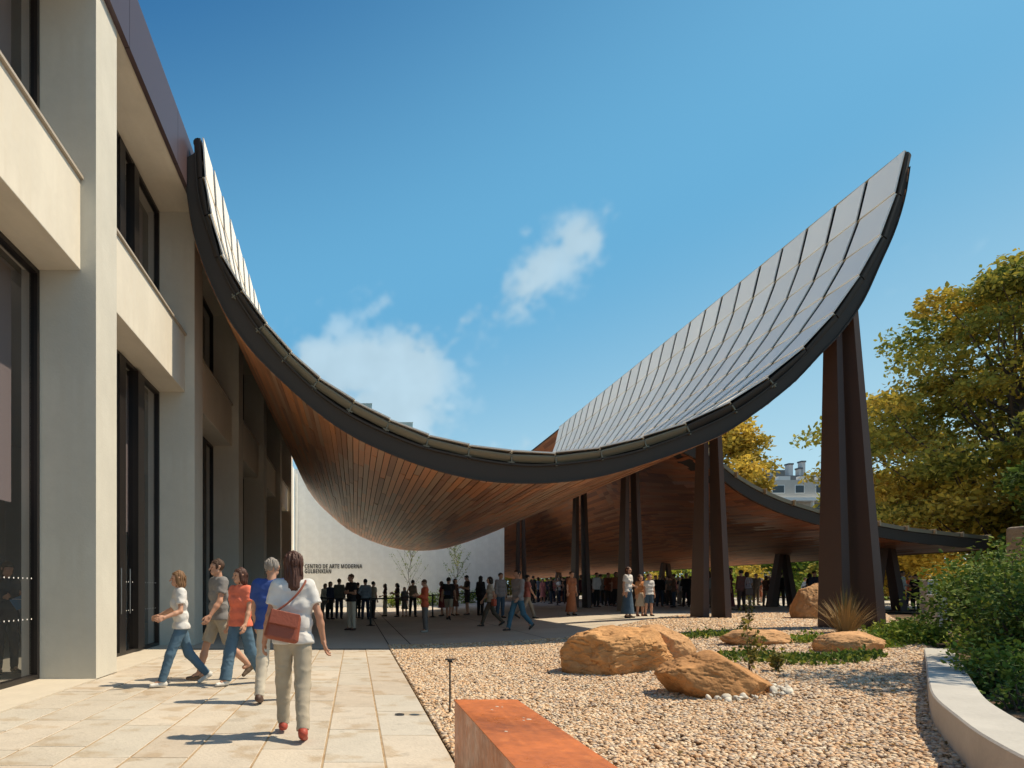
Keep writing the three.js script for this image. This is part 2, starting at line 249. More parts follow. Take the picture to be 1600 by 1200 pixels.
// concrete forecourt under the canopy
M.plaza = mat([0.60, 0.545, 0.46], 0.8, { map: scaled(T.concrete, 0.25), bumpMap: T.grain, bumpScale: 0.003 });
const plazaEdge = (x) => x < 0.78 ? 14.93 : x < 5 ? 15.95 : x < 11.2 ? mix(15.95, 22.9, (x - 5) / 6.2) : 22.9 + 0.5 * (x - 11.2);
{
  const X = [...seq(-3.84, 0.772, 9), ...seq(0.786, 12, 40), ...seq(12.5, 44, 40)], N = X.length - 1, R = 30, pos = [], uv = [], idx = [];
  for (let j = 0; j <= R; j++) for (let i = 0; i <= N; i++) { const x = X[i], d0 = plazaEdge(x), d = mix(d0, 110, Math.pow(j / R, 1.5)); pos.push(x, ground(x) + 0.006, -d); uv.push(x, -d); }
  for (let j = 0; j < R; j++) for (let i = 0; i < N; i++) { const a = j * (N + 1) + i, b = a + N + 1; idx.push(a, a + 1, b, a + 1, b + 1, b); }
  const g = new THREE.BufferGeometry(); g.setAttribute('position', new THREE.Float32BufferAttribute(pos, 3)); g.setAttribute('uv', new THREE.Float32BufferAttribute(uv, 2)); g.setIndex(idx); g.computeVertexNormals();
  const plaza = tag(part('forecourt', g, M.plaza, scene), null, null, null, 'structure');
  const strip = (x0, x1, d0, d1) => { const n = Math.max(1, Math.ceil((x1 - x0) / 0.5)), p = [], id = []; for (let i = 0; i <= n; i++) { const x = mix(x0, x1, i / n); p.push(x, ground(x) + 0.0105, -d0, x, ground(x) + 0.0105, -d1); } for (let i = 0; i < n; i++) id.push(i * 2, i * 2 + 2, i * 2 + 1, i * 2 + 2, i * 2 + 3, i * 2 + 1); const q = new THREE.BufferGeometry(); q.setAttribute('position', new THREE.Float32BufferAttribute(p, 3)); q.setIndex(id); q.computeVertexNormals(); return q; };
  for (const x of [0.80, 1.33]) part('drain_slot', strip(x - 0.012, x + 0.018, 15.96, 50.9), M.joint, plaza);
  for (const d of [19.4, 24.6, 31, 37.2]) part('joint', strip(d > 21 ? 1.36 : 1.36, Math.min(30, d > 23 ? 14 : 7.6), d, d + 0.025), M.joint, plaza);
  for (const x of [4.6, 9.2]) part('joint', strip(x, x + 0.02, plazaEdge(x) + 0.05, 38), M.joint, plaza);
  for (const d of [19.4, 24.6, 31, 37.2]) part('joint', strip(-3.8, 0.78, d, d + 0.018), M.joint, plaza);
}
// stone path in the foreground, slab by slab
{
  const bed = tag(part('path', bounds(PX, 0.76, -0.25, -0.006, -14.92, 34), mat([0.46, 0.34, 0.21], 1, { map: T.stone }), scene), null, null, null, 'structure');  // bed runs on unseen behind the viewer, lengthened for bounce light
  const cols = [-3.82, -3.27, -2.77, -2.27, -1.78, -1.31, -0.78, -0.25, 0.23, 0.765], rnd = rng(5);
  const tones = [[0.60, 0.545, 0.465], [0.57, 0.525, 0.45], [0.635, 0.575, 0.485], [0.56, 0.495, 0.41], [0.585, 0.55, 0.48]].map((c) => mat(c, 0.78, { map: scaled(T.stone, 0.45), bumpMap: T.grain, bumpScale: 0.004 }));
  for (let c = 0; c + 1 < cols.length; c++) {
    let d = 14.9;
    let first = true;
    while (d > 2.6) {
      let L = first ? 0.35 + rnd() * 0.85 : 1.12 + rnd() * 0.14; if (rnd() < 0.12) L *= 0.5; first = false;
      const j = 0.0085, y = -0.0005 + (rnd() - 0.5) * 0.004;
      const g = new RoundedBoxGeometry(cols[c + 1] - cols[c] - j * 2, 0.06, L - j * 2, 1, 0.006).toNonIndexed(); g.translate((cols[c] + cols[c + 1]) / 2, y - 0.03, -(d - L / 2));
      part('slab', metric(g, 1, rnd() * 9), tones[Math.floor(rnd() * 5)], bed);
      d -= L;
    }
  }
  const p = onGround(623, 1117); part('drain_disc', place(new THREE.CylinderGeometry(0.05, 0.05, 0.012, 20), 0.47, 0.004, p.z), mat([0.12, 0.13, 0.15], 0.3, { metalness: 0.8 }), bed);  // small round metal drain cover disc in the paving, not a lamp
}
// unseen paving and gravel behind the viewer, added to bounce light forward
tag(part('added_bounce_yard', bounds(-30, 0.77, -0.3, -0.02, 34.01, 80), M.plaza, scene), null, null, null, 'structure');
tag(part('added_bounce_yard_001', bounds(0.78, 60, -0.3, -0.015, 12, 80), M.plaza, scene), null, null, null, 'structure');
tag(part('added_gravel_strip', bounds(0.78, 9, -0.3, -0.012, -2.2, 11.99), M.gravel, scene), null, null, null, 'structure');
// curb wall on the right
const curbC = [[3.35, 2.2], [3.62, 3.2], [4.02, 4.0], [4.48, 4.72], [5.05, 5.55], [5.82, 6.5], [7.3, 8.25], [9.02, 10.3]].map(([x, d]) => V(x, 0, -d));
const curbCurve = new THREE.CatmullRomCurve3(curbC, false, 'centripetal');
const curbX = (d) => { const P = curbCurve.getSpacedPoints(60); if (d <= -P[0].z) return P[0].x; for (let i = 0; i < 60; i++) if (-P[i + 1].z >= d) return mix(P[i].x, P[i + 1].x, (d + P[i].z) / (P[i].z - P[i + 1].z)); return P[60].x + (d - 10.3) * 1.25; };
{
  const P = curbCurve.getSpacedPoints(48), pos = [], w = 0.17, r = 0.012, ring = [[-w, -0.35], [-w, 0.42 - r], [-w + r, 0.42], [w - r, 0.42], [w, 0.42 - r], [w, -0.35]];
  const rings = P.map((p, i) => { const t = curbCurve.getTangentAt(i / 48), n = V(-t.z, 0, t.x).normalize(); return ring.map(([a, y]) => V(p.x + n.x * a, y, p.z + n.z * a)); });
  const tri = (a, b, c) => pos.push(a.x, a.y, a.z, b.x, b.y, b.z, c.x, c.y, c.z);
  for (let i = 0; i < 48; i++) for (let k = 0; k < 5; k++) { tri(rings[i][k], rings[i + 1][k + 1], rings[i + 1][k]); tri(rings[i][k], rings[i][k + 1], rings[i + 1][k + 1]); }
  for (const e of [rings[0], rings[48]]) for (let k = 1; k < 5; k++) tri(e[0], e[k], e[k + 1]);
  const g = new THREE.BufferGeometry(); g.setAttribute('position', new THREE.Float32BufferAttribute(pos, 3)); g.computeVertexNormals();
  top('curb_wall', metric(g), mat([0.54, 0.525, 0.485], 0.75, { map: scaled(T.concrete, 0.8), bumpMap: T.grain, bumpScale: 0.003, side: THREE.DoubleSide }), 'low curving pale concrete wall between gravel and planting bed', 'wall');
}
// gravel bed
M.gravel = mat([0.46, 0.34, 0.22], 1, { map: scaled(T.soil, 1.2), bumpMap: scaled(T.soil, 1.5), bumpScale: 0.03 });
const gravelX1 = (d) => d < 10.3 ? curbX(d) : d < 24 ? 9.02 + (d - 10.3) * 0.75 : 19.3 + (d - 24) * 0.4;
const gravelFar = (x) => plazaEdge(x);
{
  const N = 60, R = 40, pos = [], uv = [], idx = [];
  for (let i = 0; i <= N; i++) { // columns along x, rows along depth; the far edge follows the forecourt
    const x = 0.775 + Math.pow(i / N, 1.2) * 22;
    let d0 = 2.2; for (let d = 2.2; d < 30; d += 0.1) if (gravelX1(d) >= x) { d0 = d; break; }
    const d1 = gravelFar(x) + 0.03;
    for (let j = 0; j <= R; j++) { const d = mix(Math.min(d0, d1), d1, j / R); pos.push(x, ground(x) - 0.012, -d); uv.push(x, -d); }
  }
  for (let i = 0; i < N; i++) for (let j = 0; j < R; j++) { const a = i * (R + 1) + j, b = a + R + 1; idx.push(a, b, a + 1, b, b + 1, a + 1); }
  const g = new THREE.BufferGeometry(); g.setAttribute('position', new THREE.Float32BufferAttribute(pos, 3)); g.setAttribute('uv', new THREE.Float32BufferAttribute(uv, 2)); g.setIndex(idx); g.computeVertexNormals();
  tag(part('gravel_bed', g, M.gravel, scene), null, null, null, 'structure');
  // the pebbles themselves
  const rnd = rng(99), shapes = [0, 1, 2].map((k) => { const s = new THREE.IcosahedronGeometry(0.5, 2), p = s.attributes.position; for (let i = 0; i < p.count; i++) { const x = p.getX(i), y = p.getY(i), z = p.getZ(i), n = 0.8 + 0.4 * fbm(x * 2 + k * 9 + 20, y * 2 + 20, z * 2 + 20, 2); p.setXYZ(i, x * n, y * n * 0.62, z * n * (0.72 + 0.1 * k)); } s.deleteAttribute('uv'); s.computeVertexNormals(); return s; });
  // smooth normals by position
  shapes.forEach((s) => { const p = s.attributes.position, n = s.attributes.normal, m = {}; for (let i = 0; i < p.count; i++) { const k = [p.getX(i), p.getY(i), p.getZ(i)].map((q) => q.toFixed(4)).join(); (m[k] ??= V(0, 0, 0)).add(V(n.getX(i), n.getY(i), n.getZ(i))); } for (let i = 0; i < p.count; i++) { const k = [p.getX(i), p.getY(i), p.getZ(i)].map((q) => q.toFixed(4)).join(), q = m[k].clone().normalize(); n.setXYZ(i, q.x, q.y, q.z); } });
  const spots = [[], [], []], tones = [[0.64, 0.44, 0.265], [0.54, 0.35, 0.20], [0.70, 0.53, 0.345], [0.42, 0.29, 0.18], [0.62, 0.385, 0.205], [0.72, 0.59, 0.43], [0.36, 0.275, 0.21], [0.55, 0.45, 0.34]];
  const bands = [[2.6, 7, 1500, 0.033], [7, 11, 1050, 0.036], [11, 16, 600, 0.043], [16, 23, 300, 0.058], [23, 30, 110, 0.08]];
  for (const [a, b, dens, size] of bands) {
    const x0 = 0.785, xm = Math.max(gravelX1(a), gravelX1(b)), n = Math.round((b - a) * (xm - x0) * dens);
    for (let i = 0; i < n; i++) {
      const d = mix(a, b, rnd()), x = mix(x0, xm, rnd()), k = Math.floor(rnd() * 3), s = size * (0.7 + rnd() * 0.75), c = rnd();
      if (x > gravelX1(d) - 0.16 || d > gravelFar(x) - 0.01 || (CX + x * F / d) > 1750) continue;
      spots[k].push([x, ground(x) + 0.002 + rnd() * 0.012, -d, s, rnd() * 6.28, (rnd() - 0.5) * 0.7, (rnd() - 0.5) * 0.7, c]);
    }
  }
  const o = new THREE.Object3D();
  const gm = mat([1, 1, 1], 0.75);
  const grp = thing('pebbles', 'rounded beige and cream pebbles covering the gravel bed', 'gravel'); grp.userData.kind = 'stuff';
  spots.forEach((list, k) => {
    const im = new THREE.InstancedMesh(shapes[k], gm, list.length); im.name = 'pebble_layer'; im.userData.kind = 'stuff'; im.castShadow = im.receiveShadow = true;
    list.forEach(([x, y, z, s, r, a, b, c], i) => { o.position.set(x, y, z); o.rotation.set(a, r, b); o.scale.setScalar(s); o.updateMatrix(); im.setMatrixAt(i, o.matrix); const t = tones[Math.floor(c * 8)], q = 0.85 + 0.3 * ((c * 97) % 1); im.setColorAt(i, rgb(t[0] * q, t[1] * q, t[2] * q)); });
    grp.add(im);
  });
  console.log('pebbles', spots.map((s) => s.length).join());
  M.pebbleShapes = shapes;
}
// ------------------------------------------------------------------ canopy: one curved section drawn along the building
const LIP = 14.8, CEND = 39.8;
const section = (pts) => new THREE.CatmullRomCurve3(pts.map(([x, y]) => V((x - CX) * LIP / F, EYE + (CY - y) * LIP / F, 0)), false, 'centripetal');
const tileCurve = section([[314, 217], [316.6, 279], [326, 337], [344, 401], [376, 457], [413, 509], [452, 554], [497, 595], [552, 631], [608, 660], [669, 685], [733, 700.5], [799, 710], [867, 712.5], [937, 704], [1005, 687], [1071, 665], [1141, 632], [1200, 593], [1256, 546], [1303, 493], [1343, 434], [1377, 371], [1400, 305], [1414.5, 238]]);
const beamCurve = section([[305.6, 238], [306.5, 267], [312, 317], [322.5, 352], [340, 398], [357.5, 442], [384, 486], [410, 524], [443, 563], [495, 613], [547, 649], [601, 676], [660, 699], [724, 714], [790, 725], [845, 727.6], [900, 723], [960, 714], [998, 705], [1056, 685], [1126, 655], [1173, 627], [1240, 572], [1285, 517], [1327.5, 457], [1370, 380], [1398, 316], [1411, 271], [1417, 243]]);
const soffitCurve = section([[285, 250], [292, 308], [301, 363], [315, 410], [333, 454], [354.5, 497], [381, 535], [400, 558], [443, 600], [487, 639], [530, 671], [573, 695], [617, 714], [660, 730], [717, 746], [772, 755], [827, 757], [882, 754.5], [940, 745.5], [1010, 725], [1080, 700.5], [1126.6, 681], [1173, 651.6], [1240, 599], [1279, 558], [1313, 523], [1347, 475], [1375.7, 412.7], [1398, 362], [1414, 308], [1421, 263]]);
M.tile = phys([0.88, 0.83, 0.75], 0.55, { specularIntensity: 0.6 }); M.tile2 = phys([0.83, 0.79, 0.72], 0.6, { specularIntensity: 0.6 }); M.tile3 = phys([0.91, 0.855, 0.765], 0.5, { specularIntensity: 0.6 });
M.steel = phys([0.056, 0.045, 0.036], 0.6, { specularIntensity: 0.45 });
M.deck = mat([0.02, 0.02, 0.02], 0.8);
M.trim = mat([0.20, 0.175, 0.12], 0.55, { metalness: 0.3 });
M.batten = mat([0.42, 0.33, 0.20], 0.6);
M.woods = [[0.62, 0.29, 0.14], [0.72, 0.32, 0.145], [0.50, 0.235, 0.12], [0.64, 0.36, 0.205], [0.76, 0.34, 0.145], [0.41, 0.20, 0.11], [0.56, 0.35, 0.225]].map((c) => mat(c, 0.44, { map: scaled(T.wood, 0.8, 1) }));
M.woodShaded = mat([0.58, 0.47, 0.42], 0.7, { map: scaled(T.wood, 0.8, 1), vertexColors: true });  // same wood as the near soffit, darkened to paint in the shade
M.woodsShaded = M.woods.map((m) => { const c = m.clone(); c.color.multiply(rgb(0.58, 0.47, 0.42)); return c; });  // near board tones multiplied down, so the far wing's shade sits in the colour
M.woodMix = mat([1, 1, 1], 0.44, { map: scaled(T.wood, 0.8, 1), vertexColors: true });
const woodTone = (i) => M.woods[i].color.toArray();
// a flat board: corners a, b across (in the section plane), drawn from z0 to z1, thickness t along n
function board(a, b, z0, z1, n, t, off) {
  const q = (p, z, s) => V(p.x + n.x * s, p.y + n.y * s, z), lo = [q(a, z0, 0), q(b, z0, 0), q(b, z0, t), q(a, z0, t)], hi = [q(a, z1, 0), q(b, z1, 0), q(b, z1, t), q(a, z1, t)];
  const g = prismoid(lo, hi), p = g.attributes.position, uv = g.attributes.uv, dx = b.x - a.x, dy = b.y - a.y, L2 = dx * dx + dy * dy, L = Math.sqrt(L2);
  for (let i = 0; i < p.count; i++) { uv.setXY(i, p.getZ(i) * 0.5 + off * 3.7, (((p.getX(i) - a.x) * dx + (p.getY(i) - a.y) * dy) / L + off) * 2); }
  return g;
}
const eye3 = V(0, EYE, 0);
const seenSize = (c, n, area) => { const v = eye3.clone().sub(c), r = v.length(); return area * Math.max(0, v.dot(n) / r) / (r * r); };   // how large a face shows
const canopy = thing('curved_canopy', 'large upswept canopy of pale tiles over a timber plank soffit, nearest wing', 'canopy');
{
  const c = canopy, rnd = rng(31), W = tileCurve.getPoints ? 24 : 24, tp = [];
  for (let i = 0; i <= 24; i++) tp.push(tileCurve.points[i]);
  // structure: closed solid between the tiles and the soffit
  const up = tileCurve.getSpacedPoints(90), dn = soffitCurve.getSpacedPoints(90), bm = beamCurve.getSpacedPoints(90);
  const inT = up.map((p, i) => { const t = up[Math.min(90, i + 1)].clone().sub(up[Math.max(0, i - 1)]).normalize(); let n = V(-t.y, t.x, 0); if (n.y < 0) n.negate(); return p.clone().addScaledVector(n, -0.1); }), inS = dn.map((p, i) => p.clone().lerp(up[i], 0.05));
  const solid = (A, B, z0, z1) => { const s = new THREE.Shape([...A.map((p) => new THREE.Vector2(p.x, p.y)), ...[...B].reverse().map((p) => new THREE.Vector2(p.x, p.y))]); const g = new THREE.ExtrudeGeometry(s, { depth: z1 - z0, bevelEnabled: false }); g.translate(0, 0, z0); return metric(g); };
  part('roof_deck', solid(inT, inS, -CEND + 0.05, -LIP - 0.22), M.deck, c);
  part('edge_beam', solid(bm, dn.map((p, i) => p.clone().lerp(bm[i], 0.06)), -LIP - 0.16, -LIP), M.steel, c);
  part('beam_flange', [solid(bm.map((p, i) => p.clone().lerp(up[i], 0.12)), bm.map((p, i) => p.clone().lerp(dn[i], 0.035)), -LIP - 0.2, -LIP + 0.05), solid(dn.map((p, i) => p.clone().lerp(bm[i], 0.11)), dn.map((p, i) => p.clone().lerp(bm[i], 0.035)), -LIP - 0.2, -LIP + 0.035)], M.steel, c);
  // tiles, row by row along the section and column by column along the building
  const COL = (CEND - LIP) / 24, all = [];
  for (let r = 0; r < 24; r++) {
    const a0 = tp[r], b0 = tp[r + 1], tan = b0.clone().sub(a0).normalize(), nrm = V(-tan.y, tan.x, 0); if (nrm.y < 0) nrm.negate();
    const rowUp = r < 12 ? -1 : 1;                    // the wings climb away from the trough, each row laps over the one below
    const a = a0.clone().addScaledVector(tan, 0.012), b = b0.clone().addScaledVector(tan, -0.012);
    const la = rowUp > 0 ? 0.035 : 0.012, lb = rowUp > 0 ? 0.012 : 0.035;
    for (let k = 0; k < 24; k++) {
      const z0 = -(LIP + k * COL) + (k ? -0.042 : 0.06), z1 = -(LIP + (k + 1) * COL) + 0.042, t = 0.03, tiltA = 0.03, j = (rnd() - 0.5) * 0.006;
      const q = (p, z, s, l) => V(p.x + nrm.x * (s + l), p.y + nrm.y * (s + l), z);
      const g = prismoid([q(a, z0, 0, la + tiltA + j), q(b, z0, 0, lb + tiltA + j), q(b, z0, t, lb + tiltA + j), q(a, z0, t, la + tiltA + j)], [q(a, z1, 0, la + j), q(b, z1, 0, lb + j), q(b, z1, t, lb + j), q(a, z1, t, la + j)]);
      const mid = a.clone().lerp(b, 0.5); mid.z = (z0 + z1) / 2;
      all.push({ g, m: [M.tile, M.tile2, M.tile3][Math.floor(rnd() * 3)], s: seenSize(mid, nrm, 1) });
    }
    // light metal batten that shows between the rows
    const bt = board(b0.clone().addScaledVector(tan, -0.014), b0.clone().addScaledVector(tan, 0.014), -LIP + 0.03, -CEND, nrm, 0.055, 0);
    part('batten', bt, M.batten, c);
    // folded rim panel that closes each row at the edge, on small brackets
    const rim = [], steps = 5;
    for (let s = 0; s < steps; s++) { const f0 = s / steps * Math.PI * 0.62, f1 = (s + 1) / steps * Math.PI * 0.62, R = 0.12, P = (p, f) => V(p.x - nrm.x * (R - R * Math.cos(f)), p.y - nrm.y * (R - R * Math.cos(f)), -LIP + 0.05 - 0.10 + Math.sin(f + 0.95) * 0.10); const g = prismoid([P(a, f0), P(b, f0), P(b, f1), P(a, f1)], [P(a, f0), P(b, f0), P(b, f1), P(a, f1)].map((p) => V(p.x, p.y, p.z - 0.012))); rim.push(g); }
    part('rim_panel', rim, r < 5 || r > 15 ? M.steel : M.trim, c);  // steep rows take dark steel to stand in for the shaded gap
    if (r < 4 || r > 18) continue;
    const br = a0.clone().addScaledVector(nrm, -0.13); part('bracket', [metric(place(new THREE.BoxGeometry(0.03, 0.2, 0.1), br.x, br.y, -LIP + 0.0, 0, 0, Math.atan2(tan.y, tan.x))), metric(place(new THREE.BoxGeometry(0.14, 0.03, 0.08), br.x - nrm.x * 0.05, br.y - nrm.y * 0.05, -LIP + 0.0, 0, 0, Math.atan2(tan.y, tan.x)))], M.trim, c);
  }
  all.sort((p, q) => q.s - p.s);
  all.slice(0, 300).forEach((t) => part('roof_tile', t.g, t.m, c));
  part('roof_tiles', all.slice(300).map((t) => t.g), M.tile, c).userData.kind = 'stuff';
  for (const i of [0, 90]) part('ridge_trim', metric(bar(V(inT[i].x, inT[i].y, -LIP - 0.1), V(inT[i].x, inT[i].y, -CEND), 0.1, 0.1, 10)), M.steel, c);
  // soffit boards
  const N = Math.round(soffitCurve.getLength() / 0.158), sp = soffitCurve.getSpacedPoints(N), boards = [];
  for (let i = 0; i < N; i++) {
    const p = sp[i], q = sp[i + 1], tan = q.clone().sub(p).normalize(), nrm = V(-tan.y, tan.x, 0); if (nrm.y < 0) nrm.negate();
    const a = p.clone().addScaledVector(tan, 0.009), b = q.clone().addScaledVector(tan, -0.009);
    let z = -LIP + (rnd() - 0.5) * 0.02, f = true;
    while (z > -CEND) {
      const L = f ? 0.6 + rnd() * 2.6 : 1.7 + rnd() * 1.6; f = false; const z1 = Math.max(-CEND, z - L), tone = Math.floor(rnd() * 7), drop = (rnd() - 0.5) * 0.01, tilt = (rnd() - 0.5) * 0.014;
      const A = a.clone().addScaledVector(nrm, drop), B = b.clone().addScaledVector(nrm, drop + 0.005 + tilt), mid = A.clone().lerp(B, 0.5); mid.z = mix(z, z1, 0.5);
      boards.push({ g: board(A, B, z, z1 + 0.004, nrm, 0.02, rnd()), tone, s: seenSize(mid, nrm.clone().negate(), z - z1) });
      z = z1;
    }
  }
  boards.sort((p, q) => q.s - p.s);
  boards.slice(0, 300).forEach((t) => part('soffit_board', t.g, M.woods[t.tone], c));
  part('soffit_boards', boards.slice(300).map((t) => vcol(t.g, woodTone(t.tone))), M.woodMix, c).userData.kind = 'stuff';
  console.log('boards', boards.length, 'tiles', all.length);
}

// second, farther wing: peels off the outside of the first and sweeps down towards the garden
const RIGHT = 24, W2END = 98;
const shapeU = [[0, 1], [0.139, 0.83], [0.255, 0.515], [0.314, 0.42], [0.38, 0.325], [0.533, 0.185], [0.766, 0.065], [1, 0]];
const profU = (u) => { for (let i = 0; i + 1 < shapeU.length; i++) if (u <= shapeU[i + 1][0]) { const [u0, v0] = shapeU[i], [u1, v1] = shapeU[i + 1]; return mix(v0, v1, (u - u0) / (u1 - u0)); } return 0; };
const prof0 = (u) => (profU(clamp(u - 0.045)) + 2 * profU(u) + profU(clamp(u + 0.045))) / 4, prof = (u) => (prof0(u) - prof0(1)) / (prof0(0) - prof0(1));
const nearD = (u) => mix(24.2, 25.3, u);
const outerX = (y) => { const P = soffitCurve.getSpacedPoints(200); for (let i = 120; i < 200; i++) if (P[i + 1].y > y && P[i].x > 8) return mix(P[i].x, P[i + 1].x, (y - P[i].y) / (P[i + 1].y - P[i].y)); return 12.32; };
const leftTable = seq(24, 40, 40).map((d) => { const y = mix(6.8, 10.62, smooth(25, 39.8, d) * 0.35 + clamp((d - 25) / 14.8) * 0.65); return [outerX(y) + 0.015, y]; });
const leftAt = (d) => { const k = clamp((d - 24) / 0.4, 0, 39.999), i = Math.floor(k), a = leftTable[i], b = leftTable[i + 1], f = k - i, e = smooth(38.6, 40.1, d); return [mix(mix(a[0], b[0], f), 12.29, e), mix(mix(a[1], b[1], f), 10.95, e)]; };
const wing2 = (u, d) => { const [lx, ly] = leftAt(d); return V(mix(lx, RIGHT, u), 2.86 + (ly - 2.86) * prof(u), -d); };
{
  const c = thing('garden_canopy', 'far timber canopy wing, wood darkened for shade, sweeping down to low thin garden edge', 'canopy');
  const rnd = rng(47), NU = 92, boards = [];
  for (let i = 0; i < NU; i++) {
    const u0 = i / NU, u1 = (i + 1) / NU - 0.0012; let d = nearD(u0), f = true;
    while (d < W2END) {
      let d1 = Math.min(W2END, d + (f ? 0.6 + rnd() * 2.4 : d > 36 && d < 41 ? 0.8 : 2.2 + rnd() * 1.6)); f = false;
      const pts = [wing2(u0, d), wing2(u1, d), wing2(u1, d1), wing2(u0, d1)], dy = (rnd() - 0.5) * 0.008; pts.forEach((p) => { p.y += dy; });
      boards.push([prismoid(pts, pts.map((p) => V(p.x, p.y + 0.025, p.z))), Math.floor(rnd() * 6), d, u0]); d = d1 + 0.004;
    }
  }
  const show = boards.filter((b) => b[2] < 27 && b[3] > 0.2).slice(0, 120);
  show.forEach((b) => part('soffit_board', b[0], M.woodsShaded[b[1]], c));
  part('soffit_boards', boards.filter((b) => !show.includes(b)).map((b) => vcol(b[0], woodTone(b[1]))), M.woodShaded, c).userData.kind = 'stuff';
  // deck, roof skin, edges
  const grid = (lift, NUg, NDg, d0off) => { const pos = [], idx = []; for (let j = 0; j <= NDg; j++) for (let i = 0; i <= NUg; i++) { const u = i / NUg, d = mix(nearD(u) + d0off, W2END, j / NDg), p = wing2(u, d); pos.push(p.x, p.y + mix(0.03, lift, smooth(0, 0.16, u)), p.z); } for (let j = 0; j < NDg; j++) for (let i = 0; i < NUg; i++) { const a = j * (NUg + 1) + i, b = a + NUg + 1; idx.push(a, a + 1, b, a + 1, b + 1, b); } const g = new THREE.BufferGeometry(); g.setAttribute('position', new THREE.Float32BufferAttribute(pos, 3)); g.setIndex(idx); g.computeVertexNormals(); return g; };
  part('roof_deck', grid(0.07, 60, 150, 0.1), M.deck, c); part('roof_skin', grid(0.42, 60, 150, 0.02), M.tile, c);
  const edge = [], rims = []; const U = 60, th = (u) => mix(0.46, 0.36, u);
  const prisms = (y0, y1, z0, z1, ua, ub) => { const g = []; for (let i = Math.round(ua * U); i < Math.round(ub * U); i++) { const a = wing2(i / U, nearD(i / U)), b = wing2((i + 1) / U, nearD((i + 1) / U)); g.push(prismoid([V(a.x, a.y + y0(i / U), a.z + z0), V(b.x, b.y + y0((i + 1) / U), b.z + z0), V(b.x, b.y + y0((i + 1) / U), b.z + z1), V(a.x, a.y + y0(i / U), a.z + z1)], [V(a.x, a.y + y1(i / U), a.z + z0), V(b.x, b.y + y1((i + 1) / U), b.z + z0), V(b.x, b.y + y1((i + 1) / U), b.z + z1), V(a.x, a.y + y1(i / U), a.z + z1)])); } return g; };
  part('edge_beam', prisms(() => 0.0, th, -0.1, 0.03, 0, 1), M.steel, c);
  for (let r = 0; r < 12; r++) { part('rim_panel', prisms((u) => th(u) + 0.02, (u) => th(u) + 0.16, -0.2, 0.07, r / 12, (r + 1) / 12), M.trim, c); const p = wing2((r + 1) / 12, nearD((r + 1) / 12)); part('bracket', metric(place(new THREE.BoxGeometry(0.05, 0.19, 0.34), p.x, p.y + th(r / 12) + 0.1, p.z + 0.0, 0.0)), M.batten, c); }
  const side = []; for (let d = 25.3; d < W2END; d += 3) side.push(bounds(RIGHT, RIGHT + 0.08, 2.84, 3.25, -Math.min(W2END, d + 3), -d)); part('side_beam', side, M.steel, c);
  // straight ridge beam that carries on behind the first wing
  part('ridge_beam', bar(V(12.28, 11.0, -CEND - 0.02), V(12.28, 11.0, -W2END), 0.05), M.steel, c);
}

// legs: pairs of tapering steel blades, set along the canopy and leaning together at the top
M.leg = phys([0.090, 0.062, 0.053], 0.55, { specularIntensity: 0.5 });
function blade(x, zb, zt, y0, y1, wb, wt, lb, lt) {
  const sec = (y, z, w, l) => [V(x - w / 2, y, z + l / 2), V(x + w / 2, y, z + l / 2), V(x + w / 2, y, z - l / 2), V(x - w / 2, y, z - l / 2)];
  return prismoid(sec(y0, zb, wb, lb).reverse(), sec(y1, zt, wt, lt).reverse());
}
function legPair(x, d, topY, label, group, o) {
  const t = thing('canopy_column', label, 'column', V(x, ground(x), -d), 0, group), h = topY - ground(x);
  for (const s of [-1, 1]) {
    const sec = (y, cx, cz, w, l) => [V(cx + w / 2, y, cz - l / 2), V(cx + w / 2, y, cz + l / 2), V(cx - w / 2, y, cz + l / 2), V(cx - w / 2, y, cz - l / 2)];
    const sp = part('leg', prismoid(sec(-0.1, s * o.x0, s * o.z0, o.w0, o.l0), sec(h, s * o.x1, s * o.z1 + o.back, o.w1, o.l1)), M.leg, t);
    part('base_plate', bounds(s * o.x0 - o.w0 / 2 - 0.05, s * o.x0 + o.w0 / 2 + 0.05, -0.03, 0.018, s * o.z0 - o.l0 / 2 - 0.05, s * o.z0 + o.l0 / 2 + 0.05), M.leg, sp);
  }
  return t;
}
const TALL = { x0: 0.245, z0: 0.185, x1: 0.13, z1: 0.08, w0: 0.19, l0: 0.82, w1: 0.12, l1: 0.40, back: -0.12 }, LOW = { x0: 0.52, z0: 0.1, x1: 0.11, z1: 0.02, w0: 0.30, l0: 0.5, w1: 0.2, l1: 0.4, back: 0 };
const outerY = (x) => { let y = 5; for (let i = 45; i <= 90; i++) { const p = soffitCurve.getPointAt(i / 90); if (p.x > x) { y = p.y; break; } } return y; };
[['tall brown steel column pair nearest in the gravel behind grass tuft', 11.1, 14.9], ['brown steel column pair second nearest, at the edge of the gravel', 11.1, 20.8], ['brown steel column pair third along, behind woman and boy in white', 11.1, 26.8], ['slender brown steel column pair fourth along, beside the crowd', 11.1, 32.8]].forEach(([l, x, d]) => legPair(x, d, outerY(x) + 0.1, l, 'tall paired canopy columns', d < 15 ? { ...TALL, back: -0.32 } : TALL));
legPair(12.95, 52, 9.9, 'thin distant steel column pair right of the white wall', 'tall paired canopy columns', TALL);
[['dark leaning column pair under low canopy edge, right of nearest tall column', 27.6], ['dark leaning column pair under low canopy, left of the egg shaped boulder', 34.3], ['dark leaning column pair seen between the second and third tall columns', 47.2], ['distant dark column stub above crowd between third tall column blades', 53.8], ['farthest dark column stub above crowd left of fourth tall column', 72]].forEach(([l, d]) => { const y = wing2((22 - leftAt(d)[0]) / (RIGHT - leftAt(d)[0]), d).y; legPair(22, d, y + 0.1, l, 'short paired columns under the garden canopy', LOW); });
